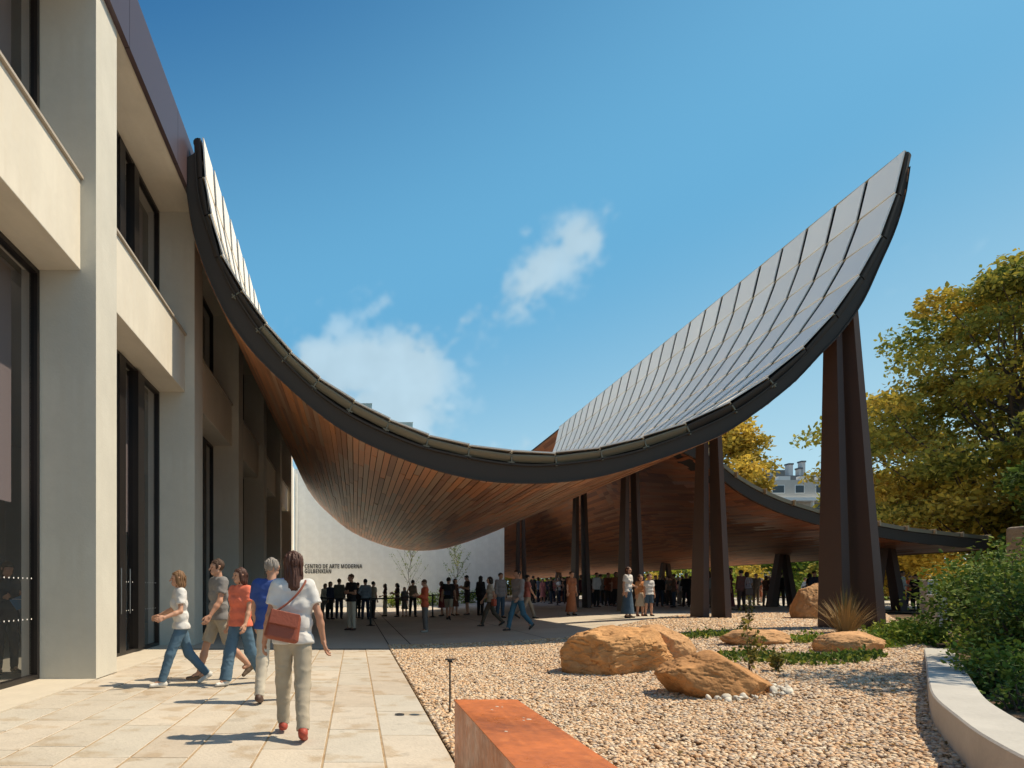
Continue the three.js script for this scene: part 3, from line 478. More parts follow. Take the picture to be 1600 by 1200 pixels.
// ------------------------------------------------------------------ boulders
M.rock = [[0.62, 0.335, 0.135], [0.58, 0.30, 0.115], [0.64, 0.37, 0.175]].map((c) => mat(c, 0.88, { map: scaled(T.rock, 0.55), bumpMap: scaled(T.rock, 1.1), bumpScale: 0.03 }));
function boulder(label, x, z, size, turn, seed, cuts, m, tilt = 0) {
  const g = new THREE.IcosahedronGeometry(1, size[0] > 0.6 && z > -12 ? 52 : 30), p = g.attributes.position, v = new THREE.Vector3(), rnd = rng(seed);
  const planes = cuts.map(([a, b, c, d]) => [V(a, b, c).normalize(), d]);
  for (let i = 0; i < 7; i++) planes.push([V(rnd() - 0.5, rnd() - 0.3, rnd() - 0.5).normalize(), 0.84 + rnd() * 0.12]);
  for (let i = 0; i < p.count; i++) {
    v.fromBufferAttribute(p, i); let r = 1.06;
    for (const [n, d] of planes) { const k = v.dot(n); if (k > 0.05) { const lim = d / k, s = 0.028; const hh = clamp(0.5 + 0.5 * (lim - r) / s); r = mix(lim, r, hh) - s * hh * (1 - hh); } }
    const n1 = fbm(v.x * 1.4 + seed, v.y * 1.4, v.z * 1.4, 3) - 0.5, n2 = fbm(v.x * 5 + seed, v.y * 7, v.z * 5, 4) - 0.5, n3 = Math.abs(fbm(v.x * 3.2, v.y * 3.2 + seed, v.z * 3.2, 3) - 0.5), n4 = fbm(v.x * 18, v.y * 22 + seed, v.z * 18, 3) - 0.5;
    r *= 1 + n1 * 0.28 + n2 * 0.10 - smooth(0.03, 0, n3) * 0.05 + n4 * 0.035 + (Math.abs(fbm(v.x * 9, v.y * 4 + seed, v.z * 9, 3) - 0.5) < 0.012 ? -0.012 : 0) + (fbm(v.x * 46, v.y * 50, v.z * 46 + seed, 2) - 0.5) * 0.014;
    v.multiplyScalar(r); p.setXYZ(i, v.x * size[0], v.y * size[1], v.z * size[2]);
  }
  g.deleteAttribute('uv');
  const key = {}, nn = []; g.computeVertexNormals(); const q = g.attributes.normal;
  for (let i = 0; i < p.count; i++) { const k = `${Math.round(p.getX(i) * 2e3)},${Math.round(p.getY(i) * 2e3)},${Math.round(p.getZ(i) * 2e3)}`; nn.push(k); (key[k] ??= V(0, 0, 0)).add(V(q.getX(i), q.getY(i), q.getZ(i))); }
  for (let i = 0; i < p.count; i++) { const w = key[nn[i]].clone().normalize(); q.setXYZ(i, w.x, w.y, w.z); }
  const o = top('boulder', metric(g, 1, seed), m, label, 'boulder', 'sandstone boulders in the gravel'); o.position.set(x, ground(x) + size[1] * 0.5, z); o.rotation.set(0, turn, tilt); return o;
}
boulder('largest orange sandstone boulder with flattish top, standing in the gravel', 3.98, -10.1, [0.86, 0.47, 0.68], 0.15, 3, [[0, 1, 0.25, 0.86], [-1, 0.1, 0.5, 0.86], [0.2, -0.2, 1, 0.82], [1, 0.5, 0.6, 0.86], [0.7, 1, -0.2, 0.9]], M.rock[0], 0.04);
boulder('narrow orange boulder leaning behind the right end of the largest boulder', 4.78, -10.5, [0.38, 0.40, 0.5], 0.5, 11, [[1, 0.8, 0.2, 0.8], [-1, 0.3, 0.3, 0.85]], M.rock[2], -0.15);
boulder('dark orange sloping wedge boulder, nearest the camera', 4.16, -7.7, [0.60, 0.31, 0.44], -0.2, 23, [[0.75, 1, 0.2, 0.72], [-0.5, 1, 0.35, 0.86], [0, 0.3, 1, 0.82], [-1, 0.4, 0, 0.9]], M.rock[1], -0.14);
{ const a = onGround(1187, 1006), b = onGround(1325, 1017), c = onGround(1281, 968), d = onGround(1352, 985);
  boulder('long low orange boulder lying among ground cover plants', a.x, a.z, [0.62, 0.19, 0.4], 0, 31, [[0, 1, 0, 0.85], [1, 0.3, 0.4, 0.85]], M.rock[2]);
  boulder('small rounded orange boulder in front of the grass tuft', b.x, b.z, [0.50, 0.21, 0.35], 0, 37, [[0, 1, 0.3, 0.85]], M.rock[2]);
  boulder('pale egg shaped boulder standing upright left of nearest tall column', c.x + 0.1, c.z - 0.5, [0.60, 0.70, 0.5], 0.3, 41, [[0.2, 0.3, 1, 0.86], [-1, 0.4, 0.4, 0.9]], M.rock[2]);
}
// larger white cobbles gathered round the foot of the two big boulders
{
  const rnd = rng(61), list = [];
  for (let i = 0; i < 190; i++) { const near = rnd() < 0.8, cx = near ? 4.16 : 3.98, cz = near ? -7.7 : -10.1, ra = near ? [0.62, 0.45] : [0.88, 0.68], t = rnd() * 6.283, k = 0.98 + rnd() * 0.3; const x = cx + Math.cos(t) * ra[0] * k, z = cz + Math.sin(t) * ra[1] * k; if (Math.sin(t) < -0.2 || Math.cos(t) < (near ? -0.55 : 0.1)) continue; list.push([x, ground(x) + 0.02 + rnd() * 0.03, z, 0.04 + rnd() * rnd() * 0.09]); }
  const im = new THREE.InstancedMesh(M.pebbleShapes[1], mat([0.60, 0.555, 0.48], 0.75), list.length), o = new THREE.Object3D(); im.name = 'cobbles';
  list.forEach(([x, y, z, s], i) => { o.position.set(x, y, z); o.rotation.set(rnd() * 0.8, rnd() * 6, rnd() * 0.8); o.scale.setScalar(s); o.updateMatrix(); im.setMatrixAt(i, o.matrix); const q = 0.8 + rnd() * 0.4; im.setColorAt(i, rgb(q, q, q * 0.97)); });
  scene.add(tag(im, 'larger white cobbles heaped around the two big boulders', 'cobbles', null, 'stuff'));
}
// ------------------------------------------------------------------ rusty steel bench wall and the path light
{
  const m = mat([0.66, 0.205, 0.05], 0.62, { map: scaled(T.rust, 0.7), bumpMap: scaled(T.rust, 1.4), bumpScale: 0.004, roughnessMap: scaled(T.rust, 0.9) });
  const t = thing('steel_bench', 'rust orange weathered steel block bench at the edge of the gravel', 'bench', V(0.95, 0, -4.85));
  const X = 0.232, body = part('side_panel', metric(new RoundedBoxGeometry(0.452, 0.516, 3.2, 2, 0.004).translate(0, 0.248, 1.6)), m, t);
  part('seat_plate', metric(new RoundedBoxGeometry(0.464, 0.014, 3.212, 2, 0.004).translate(0, 0.516, 1.6)), m, t);
  part('bird_droppings', [[0.02, 0.3, 0.012], [0.05, 0.32, 0.007], [-0.04, 0.42, 0.009], [0.12, 0.75, 0.016], [0.08, 0.78, 0.008], [0.1, 0.7, 0.006], [-0.1, 1.1, 0.01]].map(([x, z, r]) => place(new THREE.CylinderGeometry(r, r, 0.0016, 9), x, 0.524, z)), mat([0.6, 0.5, 0.4], 0.9), t).userData.kind = 'stuff';
  const p = onGround(703, 1116), l = thing('path_light', 'thin dark path light with a flat disc head standing in gravel', 'lamp', p);
  part('post', bar(V(0, -0.05, 0), V(0, 0.575, 0), 0.0095), M.steel, l); part('disc_head', [place(new THREE.CylinderGeometry(0.05, 0.055, 0.014, 24), 0, 0.582, 0), place(new THREE.CylinderGeometry(0.02, 0.03, 0.02, 16), 0, 0.566, 0)], M.steel, l);
}
// ------------------------------------------------------------------ queue barrier posts and belts
{
  const steel = mat([0.03, 0.028, 0.03], 0.4, { metalness: 0.4 }), spots = [onGround(579, 978), V(3.55, ground(3.55), -30.5), V(7.6, ground(7.6), -35.5), V(11.4, ground(11.4), -37.5), V(-1.4, 0, -27.5)];
  const names = ['black queue barrier post nearest the camera, in front of the people in line', 'black queue barrier post half hidden behind the person in orange', 'black queue barrier post right of white wall beside the man in jeans', 'black queue barrier post standing alone in front of the crowd', 'black queue barrier post at left end of the line'];
  const to = [1, 2, null, null, 0];
  spots.forEach((p, i) => {
    const t = thing('queue_post', names[i], 'barrier post', p, 0, 'queue barrier posts');
    part('post', bar(V(0, 0, 0), V(0, 1.0, 0), 0.035, 0.035, 14), steel, t); part('base', [place(new THREE.CylinderGeometry(0.15, 0.18, 0.03, 24), 0, 0.015, 0), place(new THREE.CylinderGeometry(0.05, 0.1, 0.03, 20), 0, 0.045, 0)], steel, t); part('belt_head', bar(V(0, 0.93, 0), V(0, 1.05, 0), 0.05, 0.05, 16), steel, t);
    if (to[i] !== null) { const q = spots[to[i]].clone().sub(p), len = Math.hypot(q.x, q.z), g = new THREE.BoxGeometry(len - 0.1, 0.055, 0.006, 16, 1, 1), a = g.attributes.position; for (let k = 0; k < a.count; k++) { const u = a.getX(k) / len; a.setY(k, a.getY(k) + 1.0 - 0.03 * (1 - 4 * u * u) + q.y * (u + 0.5)); } g.translate(len / 2, 0, 0); g.rotateY(Math.atan2(-q.z, q.x)); g.computeVertexNormals(); part('belt', g, steel, t); }
  });
}
// ------------------------------------------------------------------ apartment building far beyond the garden
{
  const D = 110, X = (px) => (px - CX) * D / F, Y = (py) => EYE + (CY - py) * D / F, z = -D;
  const b = thing('apartment_building', 'distant pale grey apartment building with flat roof, chimneys and dark windows', 'building');
  const wall = mat([0.66, 0.615, 0.55], 0.9, { map: scaled(T.concrete, 0.1) }), pale = mat([0.78, 0.77, 0.73], 0.8), glass = mat([0.035, 0.045, 0.055], 0.15), roof = mat([0.12, 0.13, 0.14], 0.7), blue = mat([0.55, 0.55, 0.54], 0.8);
  part('wall', [bounds(X(1150), X(1452), Y(779), Y(750), z - 14, z), bounds(X(1150), X(1452), 0, Y(782), z - 14, z - 1.2)], wall, b);
  part('balcony_slab', bounds(X(1150), X(1452), Y(783), Y(778), z - 1.2, z + 0.7), pale, b); part('balcony_slab', bounds(X(1150), X(1452), Y(816), Y(811), z - 1.2, z + 0.7), pale, b);
  for (const px of [1178, 1236, 1268, 1300, 1340, 1390, 1440]) part('post', bounds(X(px), X(px + 2.6), Y(812), Y(783), z - 0.1, z + 0.3), pale, b);
  const win = (x0, x1, y0, y1, zz) => { const f = part('window', bounds(X(x0), X(x1), Y(y1), Y(y0), zz - 0.2, zz + 0.03), pale, b); part('pane', bounds(X(x0) + 0.12, X(x1) - 0.12, Y(y1) + 0.12, Y(y0) - 0.12, zz, zz + 0.05), glass, f); };
  for (const [a, c] of [[1160, 1178], [1186, 1200], [1206, 1226], [1242, 1257], [1274, 1296], [1306, 1322], [1340, 1362], [1376, 1392], [1408, 1428]]) { win(a, c, 757.5, 771, z); win(a, c, 784, 799, z - 1.2); win(a, c, 819, 833, z - 1.2); }
  part('penthouse', bounds(X(1205), X(1440), Y(750), Y(738), z - 12, z - 3), roof, b);
  for (const [a, c] of [[1217, 1235], [1250, 1268], [1279, 1296], [1320, 1345], [1370, 1400]]) part('parapet', bounds(X(a), X(c), Y(750), Y(744), z - 1, z), pale, b);
  part('screen_wall', bounds(X(1230), X(1265), Y(737), Y(724), z - 7, z - 6), mat([0.33, 0.31, 0.28], 0.9), b);
  for (const [a, c, y] of [[1223, 1231.5, 717], [1257, 1264, 719], [1278, 1284, 715], [1274, 1279, 726], [1330, 1338, 716], [1385, 1392, 718]]) { const ch = part('chimney', bounds(X(a), X(c), Y(748), Y(y), z - 5, z - 4), blue, b); part('chimney_cap', bounds(X(a) - 0.08, X(c) + 0.08, Y(y), Y(y - 2.5), z - 5.1, z - 3.9), roof, ch); }
}
// pale blocks at the end of the garden wall, and the carved stone post by the shrubs
{
  const c = mat([0.62, 0.61, 0.58], 0.8, { map: scaled(T.concrete, 0.8) });
  top('concrete_block', metric(place(new RoundedBoxGeometry(0.30, 0.95, 0.3, 2, 0.02), 12.75, ground(12.5) + 0.3, -14.55)), c, 'upright white concrete wall end standing among the shrubs', 'wall');
  top('concrete_block', metric(place(new RoundedBoxGeometry(0.38, 1.3, 0.35, 2, 0.02), 20.85, 1.05, -24.2)), c, 'pale concrete block behind the seated visitors at garden edge', 'block');
  const s = thing('stone_post', 'weathered pale stone post with dark notches at right edge among leaves', 'post', V(17.35, 0.4, -17));
  const m = mat([0.46, 0.40, 0.31], 0.95, { map: scaled(T.rock, 0.6), bumpMap: scaled(T.rock, 1), bumpScale: 0.03 });
  part('shaft', metric(new RoundedBoxGeometry(0.85, 2.6, 0.7, 4, 0.08).translate(0, 1.25, 0)), m, s);
  for (let k = 0; k < 5; k++) part('notch', metric(place(new RoundedBoxGeometry(0.26, 0.035, 0.04, 1, 0.01), 0.02, 1.55 + k * 0.11, 0.35, 0, 0, 0.15)), mat([0.12, 0.10, 0.08], 1), s);
}
// ------------------------------------------------------------------ plants
const leafGeo = (() => { const g = new THREE.BufferGeometry(); g.setAttribute('position', new THREE.Float32BufferAttribute([0, 0, 0, 0.28, 0.42, 0.05, 0, 0.5, -0.03, -0.28, 0.42, 0.05, 0.2, 0.75, 0.0, 0, 1, -0.08, -0.2, 0.75, 0.0], 3)); g.setIndex([0, 1, 2, 0, 2, 3, 2, 1, 4, 2, 4, 5, 2, 5, 6, 2, 6, 3]); g.computeVertexNormals(); return g; })();
const leafMat = phys([1, 1, 1], 0.9, { side: THREE.DoubleSide, transmission: 0.42, thickness: 0, specularIntensity: 0.25 });
const darkLeafMat = phys([1, 1, 1], 0.85, { side: THREE.DoubleSide, transmission: 0.3, thickness: 0, specularIntensity: 0.3 });
M.bark = mat([0.12, 0.09, 0.07], 0.95, { map: scaled(T.wood, 0.5, 2), bumpMap: scaled(T.wood, 0.6, 2), bumpScale: 0.04 });
// leaves: list of [x, y, z, size, tone 0..1]; palette of linear colours
function leaves(name, list, palette, seed, m = leafMat, flat = 0) {
  const im = new THREE.InstancedMesh(leafGeo, m, list.length), o = new THREE.Object3D(), rnd = rng(seed); im.name = name; im.castShadow = im.receiveShadow = true;
  list.forEach(([x, y, z, s, t], i) => {
    o.position.set(x, y, z); o.rotation.set(flat === 2 ? -1.57 + (rnd() - 0.5) * 0.7 : flat ? -1.2 + rnd() * 1.4 : rnd() * 6.28, rnd() * 6.28, flat ? rnd() * 0.8 : rnd() * 6.28, 'YXZ'); o.scale.set(s * (0.8 + rnd() * 0.4), s, s); o.updateMatrix(); im.setMatrixAt(i, o.matrix);
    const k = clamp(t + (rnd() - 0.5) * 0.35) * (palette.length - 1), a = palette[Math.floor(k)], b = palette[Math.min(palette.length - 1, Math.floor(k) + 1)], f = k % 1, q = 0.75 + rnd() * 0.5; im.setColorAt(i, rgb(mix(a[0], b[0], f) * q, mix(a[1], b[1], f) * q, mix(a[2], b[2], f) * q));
  });
  im.userData.kind = 'stuff'; return im;
}
function limb(a, b, r0, r1, sag, rnd, n = 5) {
  const pts = []; for (let i = 0; i <= n; i++) { const t = i / n, p = a.clone().lerp(b, t); p.y += Math.sin(t * Math.PI) * sag; if (i && i < n) p.add(V(rnd() - 0.5, rnd() - 0.5, rnd() - 0.5).multiplyScalar(a.distanceTo(b) * 0.07)); pts.push(p); }
  const cu = new THREE.CatmullRomCurve3(pts), seg = n * 3, P = cu.getPoints(seg), pos = [], idx = [], K = 7;
  for (let i = 0; i <= seg; i++) { const t = cu.getTangent(i / seg), u = V(0, 1, 0.3).cross(t).normalize(), w = t.clone().cross(u), r = mix(r0, r1, Math.pow(i / seg, 0.8)); for (let k = 0; k < K; k++) { const f = k / K * 6.2832; pos.push(P[i].x + (u.x * Math.cos(f) + w.x * Math.sin(f)) * r, P[i].y + (u.y * Math.cos(f) + w.y * Math.sin(f)) * r, P[i].z + (u.z * Math.cos(f) + w.z * Math.sin(f)) * r); } }
  for (let i = 0; i < seg; i++) for (let k = 0; k < K; k++) { const a0 = i * K + k, b0 = i * K + (k + 1) % K; idx.push(a0, b0, a0 + K, b0, b0 + K, a0 + K); }
  const g = new THREE.BufferGeometry(); g.setAttribute('position', new THREE.Float32BufferAttribute(pos, 3)); g.setIndex(idx); g.computeVertexNormals(); return { g: metric(g), at: (t) => cu.getPoint(t) };
}
// a broad tree: trunk, limbs to flattened leaf clumps spread through an uneven crown
function tree(label, pos, o, group) {
  const { h, r, base = 0.3, clumps = 60, per = 400, leaf = 0.2, palette, seed, trunk = 0.3, flat = 0.45, lean = [0, 0], shape = 1, clump = 0.17, wobble = 0.5 } = o, rnd = rng(seed);
  const t = thing('tree', label, 'tree', pos, 0, group), wood = [], list = [];
  const topP = V(lean[0], h * 0.82, lean[1]), tr = limb(V(0, -0.3, 0), topP, trunk, trunk * 0.18, 0, rnd, 6); wood.push(tr.g);
  const mid = h * (1 + base) / 2, ry = h * (1 - base) / 2;
  for (let i = 0; i < clumps; i++) {
    let u = rnd() * 2 - 1, th = i * 2.39996 + rnd() * 0.9, rr = Math.pow(0.22 + 0.78 * rnd(), 0.55); if (i < 3) { u = 0.92; rr = 1; }
    const wob = 1.03 - wobble / 2 + wobble * noise3(Math.cos(th) * 1.7 + seed, u * 1.9, Math.sin(th) * 1.7), c = Math.sqrt(1 - u * u * 0.94) * wob;
    const p = V(lean[0] * 0.7 + Math.cos(th) * r * c * rr, mid + Math.sign(u) * Math.pow(Math.abs(u), shape) * ry * (0.8 + 0.2 * rr) * (0.9 + 0.2 * rnd()), lean[1] * 0.7 + Math.sin(th) * r * c * rr);
    const from = tr.at(clamp((p.y - r * 0.45) / (h * 0.82) * 0.9, 0.2, 0.97)), b = limb(from, p, trunk * 0.22, 0.012, -0.04 * r, rnd, 4); wood.push(b.g);
    const R = r * clump * (0.75 + rnd() * 0.7), tone = clamp(0.5 + (rnd() - 0.5) * 0.7 - u * 0.15);
    const n = Math.round(per * (0.7 + rnd() * 0.6));
    for (let k = 0; k < n; k++) { const a = rnd() * 6.283, q = Math.pow(rnd(), 0.55), el = (rnd() + rnd() - 1); const ell = 0.75 + 0.5 * noise3(a * 1.3 + i, seed, 0); list.push([p.x + Math.cos(a) * R * q * ell, p.y + el * R * flat * (1.15 - q * 0.5) - q * q * R * 0.16, p.z + Math.sin(a) * R * q * ell, leaf * (0.65 + rnd() * 0.7), tone]); }
    for (let k = 0; k < n * 0.18; k++) { const q = b.at(0.35 + rnd() * 0.65); list.push([q.x + (rnd() - 0.5) * R, q.y + (rnd() - 0.5) * R * 0.7, q.z + (rnd() - 0.5) * R, leaf * (0.65 + rnd() * 0.7), tone]); }
  }
  part('trunk', wood, M.bark, t); t.add(leaves('crown', list, palette, seed + 1)); return t;
}
const P_AUT = [[0.14, 0.18, 0.036], [0.27, 0.27, 0.046], [0.42, 0.35, 0.056], [0.50, 0.37, 0.055], [0.46, 0.27, 0.04]];
const P_YEL = [[0.36, 0.29, 0.05], [0.54, 0.41, 0.07], [0.64, 0.48, 0.08], [0.58, 0.38, 0.06]];
const P_GRN = [[0.04, 0.08, 0.016], [0.075, 0.135, 0.024], [0.13, 0.20, 0.034], [0.36, 0.38, 0.06]];  // last tone paints sunlit leaf highlights into the colour
const P_BRI = [[0.09, 0.17, 0.028], [0.16, 0.26, 0.038], [0.27, 0.33, 0.045], [0.40, 0.38, 0.05]];
const P_OLV = [[0.08, 0.095, 0.024], [0.14, 0.14, 0.03], [0.24, 0.21, 0.04], [0.34, 0.27, 0.05]];

tree('large autumn tree with brown and yellow leaves rising on the right', V(30.0, 0.4, -31), { wobble: 0.22, h: 15.3, r: 7.4, base: 0.16, clumps: 150, per: 420, leaf: 0.25, palette: P_AUT, seed: 7, trunk: 0.42, flat: 0.42, lean: [1.5, 0], shape: 1.1, clump: 0.2 });
tree('yellow leaved tree behind the canopy, left of the apartment building', V(26.6, 0.4, -50), { h: 15.0, r: 3.7, base: 0.22, clumps: 70, per: 300, leaf: 0.34, palette: P_YEL, seed: 19, trunk: 0.3, flat: 0.9, clump: 0.26 });
tree('yellowing garden tree behind the low canopy end, left of large autumn tree', V(34.2, 0.4, -42), { h: 8.2, r: 3.2, base: 0.1, clumps: 50, per: 300, leaf: 0.28, palette: P_YEL, seed: 23, trunk: 0.2, flat: 0.7, clump: 0.26 });
tree('dark leaved tree at the right edge behind the stone post', V(26.6, 0.4, -23.6), { wobble: 0.25, h: 7.0, r: 2.8, base: 0.05, clumps: 60, per: 330, leaf: 0.22, palette: P_GRN, seed: 29, trunk: 0.2, flat: 0.6, clump: 0.25 });
tree('garden tree outside right edge whose shade falls on the gravel', V(11.3, 0.4, -7.0), { h: 6.8, r: 2.1, base: 0.6, clumps: 18, per: 220, leaf: 0.14, palette: P_GRN, seed: 37, trunk: 0.1, flat: 0.5, clump: 0.3 });
// far trees and hedges that close the garden behind the canopy
[[19, 108, 9, 5, P_OLV, 'dull green garden tree at the far end behind white wall corner'], [30, 106, 9, 6, P_BRI, 'light green garden tree at the far end behind fourth tall column'], [38, 108, 10, 6, P_OLV, 'olive garden tree at the far end behind the third tall column'], [48, 107, 10, 6, P_GRN, 'dark green garden tree at far end left of second tall column'], [60, 110, 11, 7, P_BRI, 'light green garden tree at far end behind second tall column'], [24, 104, 9, 6, P_OLV, 'olive green garden tree far behind the canopy, second from left'], [34, 80, 7, 5, P_BRI, 'bright green garden tree far behind the canopy, third from left'], [44, 86, 10, 6, P_AUT, 'brownish garden tree far behind the canopy, centre'], [52, 78, 7.5, 5, P_BRI, 'light green garden tree far behind the tall columns'], [62, 84, 9, 6, P_OLV, 'olive green garden tree far behind the nearest tall column'], [46, 58, 10.5, 5, P_AUT, 'brown autumn tree far behind the low canopy tip'], [58, 62, 13, 6.5, P_OLV, 'tall olive tree behind large autumn tree at right']].forEach(([x, d, h, r, p, l], i) => tree(l, V(x, 0.4, -d), { h, r, base: 0.02, clumps: 34, per: 170, leaf: 0.5, palette: p, seed: 101 + i, trunk: 0.22, flat: 0.7, clump: 0.3 }));
// young trees in front of the white wall
function sapling(label, x, z, h, w, seed, dens) {
  const rnd = rng(seed), t = thing('young_tree', label, 'tree', V(x, ground(x), z), 0, 'young trees by the white wall'), wood = [], list = [];
  const tr = limb(V(0, -0.1, 0), V(0.05, h, 0), 0.03, 0.006, 0, rnd, 6); wood.push(tr.g);
  for (let i = 0; i < 22; i++) { const f = 0.28 + 0.7 * i / 22, a = tr.at(f), th = i * 2.4, L = w * (1.15 - f) * (0.7 + rnd() * 0.6) + 0.12, e = V(a.x + Math.cos(th) * L, a.y + L * 1.5, a.z + Math.sin(th) * L), b = limb(a, e, 0.012, 0.003, -0.05, rnd, 3); wood.push(b.g); for (let k = 0; k < dens; k++) { const q = b.at(0.25 + 0.75 * rnd()); list.push([q.x + (rnd() - 0.5) * 0.16, q.y + (rnd() - 0.5) * 0.16, q.z + (rnd() - 0.5) * 0.16, 0.07 + rnd() * 0.06, rnd()]); } }
  part('trunk', wood, M.bark, t); t.add(leaves('crown', list, P_BRI, seed + 1));
}
sapling('slender young tree with sparse pale leaves before the white wall', 3.43, -43, 4.5, 1.4, 201, 16);
sapling('slender young tree with darker leaves, right of the paler one', 6.64, -44, 4.5, 0.9, 211, 26);
function shrub(label, pos, [rx, ry, rz], o, group = null) {
  const { n = 2500, leaf = 0.08, palette = P_GRN, seed, stems = 14, m = darkLeafMat, loose = 0.36 } = o, rnd = rng(seed), t = thing('shrub', label, 'shrub', pos, 0, group), wood = [], list = [];
  const tips = []; for (let i = 0; i < stems; i++) { const th = i * 2.4 + rnd(), q = Math.sqrt((i + 0.5) / stems), p = V(Math.cos(th) * rx * q, ry * (1.05 - 0.55 * q * q + (rnd() - 0.5) * 0.35), Math.sin(th) * rz * q), b = limb(V(p.x * 0.25, -0.06, p.z * 0.25), p, 0.014, 0.004, ry * 0.08, rnd, 4); wood.push(b.g); tips.push(b); }
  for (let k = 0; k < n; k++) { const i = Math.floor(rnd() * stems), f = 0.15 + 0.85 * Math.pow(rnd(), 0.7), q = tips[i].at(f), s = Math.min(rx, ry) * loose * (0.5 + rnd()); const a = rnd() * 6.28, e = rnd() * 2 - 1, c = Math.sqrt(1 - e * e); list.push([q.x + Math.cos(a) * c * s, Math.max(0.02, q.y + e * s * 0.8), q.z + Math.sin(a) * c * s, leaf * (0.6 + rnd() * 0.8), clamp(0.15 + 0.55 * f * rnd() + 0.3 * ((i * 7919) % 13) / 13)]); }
  part('stem', wood, M.bark, t).userData.kind = 'stuff'; t.add(leaves('foliage', list, palette, seed + 1, m)); return t;
}
const bed = (x, z) => V(x, ground(x) - 0.05, z);
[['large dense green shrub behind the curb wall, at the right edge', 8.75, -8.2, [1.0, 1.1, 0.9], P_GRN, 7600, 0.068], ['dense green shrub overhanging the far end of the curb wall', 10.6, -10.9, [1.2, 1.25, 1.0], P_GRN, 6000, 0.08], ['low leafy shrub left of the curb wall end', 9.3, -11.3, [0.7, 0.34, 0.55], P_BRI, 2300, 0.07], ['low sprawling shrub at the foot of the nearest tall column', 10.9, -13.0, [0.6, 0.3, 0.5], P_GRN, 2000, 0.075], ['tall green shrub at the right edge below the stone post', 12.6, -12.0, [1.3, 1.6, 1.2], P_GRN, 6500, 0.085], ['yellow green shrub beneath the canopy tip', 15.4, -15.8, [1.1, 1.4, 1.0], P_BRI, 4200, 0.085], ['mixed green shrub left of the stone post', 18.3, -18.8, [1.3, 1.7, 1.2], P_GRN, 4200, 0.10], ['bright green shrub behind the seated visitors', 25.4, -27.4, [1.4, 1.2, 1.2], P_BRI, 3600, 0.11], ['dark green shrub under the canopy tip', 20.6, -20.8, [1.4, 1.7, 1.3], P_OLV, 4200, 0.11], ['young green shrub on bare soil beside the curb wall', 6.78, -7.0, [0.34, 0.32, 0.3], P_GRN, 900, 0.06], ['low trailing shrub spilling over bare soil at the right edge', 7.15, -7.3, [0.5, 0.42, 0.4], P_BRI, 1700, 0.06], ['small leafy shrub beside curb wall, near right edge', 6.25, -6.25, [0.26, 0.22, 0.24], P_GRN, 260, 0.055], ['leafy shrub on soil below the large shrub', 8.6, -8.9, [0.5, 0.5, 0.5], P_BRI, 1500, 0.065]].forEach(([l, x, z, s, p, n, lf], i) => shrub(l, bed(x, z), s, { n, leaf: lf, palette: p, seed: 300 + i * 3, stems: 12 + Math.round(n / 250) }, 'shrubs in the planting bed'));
[[2.75, -48, 0.75, 0.95], [5.2, -48, 0.9, 0.85], [6.4, -47, 0.9, 1.05], [8.1, -48, 1.0, 0.95], [9.6, -48, 0.8, 0.9]].forEach(([x, z, r, h], i) => shrub(`green shrub at the foot of the white wall, ${['leftmost, alone', 'left of the second young tree', 'below the second young tree', 'second from the wall end', 'nearest the wall end'][i]}`, bed(x, z), [r, h, 0.4], { n: 900, leaf: 0.13, palette: P_BRI, seed: 400 + i * 2 }, 'shrubs along the white wall'));
[[27, 60], [31, 57], [35.5, 60], [39.5, 56], [44, 58], [36, 48], [42, 47], [48, 50]].forEach(([x, d], i) => shrub(`yellow green garden hedge shrub beyond the canopy, number of the row seen ${['left of the short columns', 'just left of leaning columns', 'behind leaning columns', 'right of leaning columns', 'left of the egg shaped boulder', 'between the blades of nearest column', 'right of the nearest tall column', 'beneath the canopy tip'][i]}`.replace('number of the row ', ''), bed(x, -d), [2.3, 2.0 + (i % 3) * 0.5, 1.6], { n: 1700, leaf: 0.3, palette: i % 2 ? P_BRI : P_YEL, seed: 500 + i * 2, stems: 20, m: leafMat }, 'hedge shrubs at the back of the garden'));
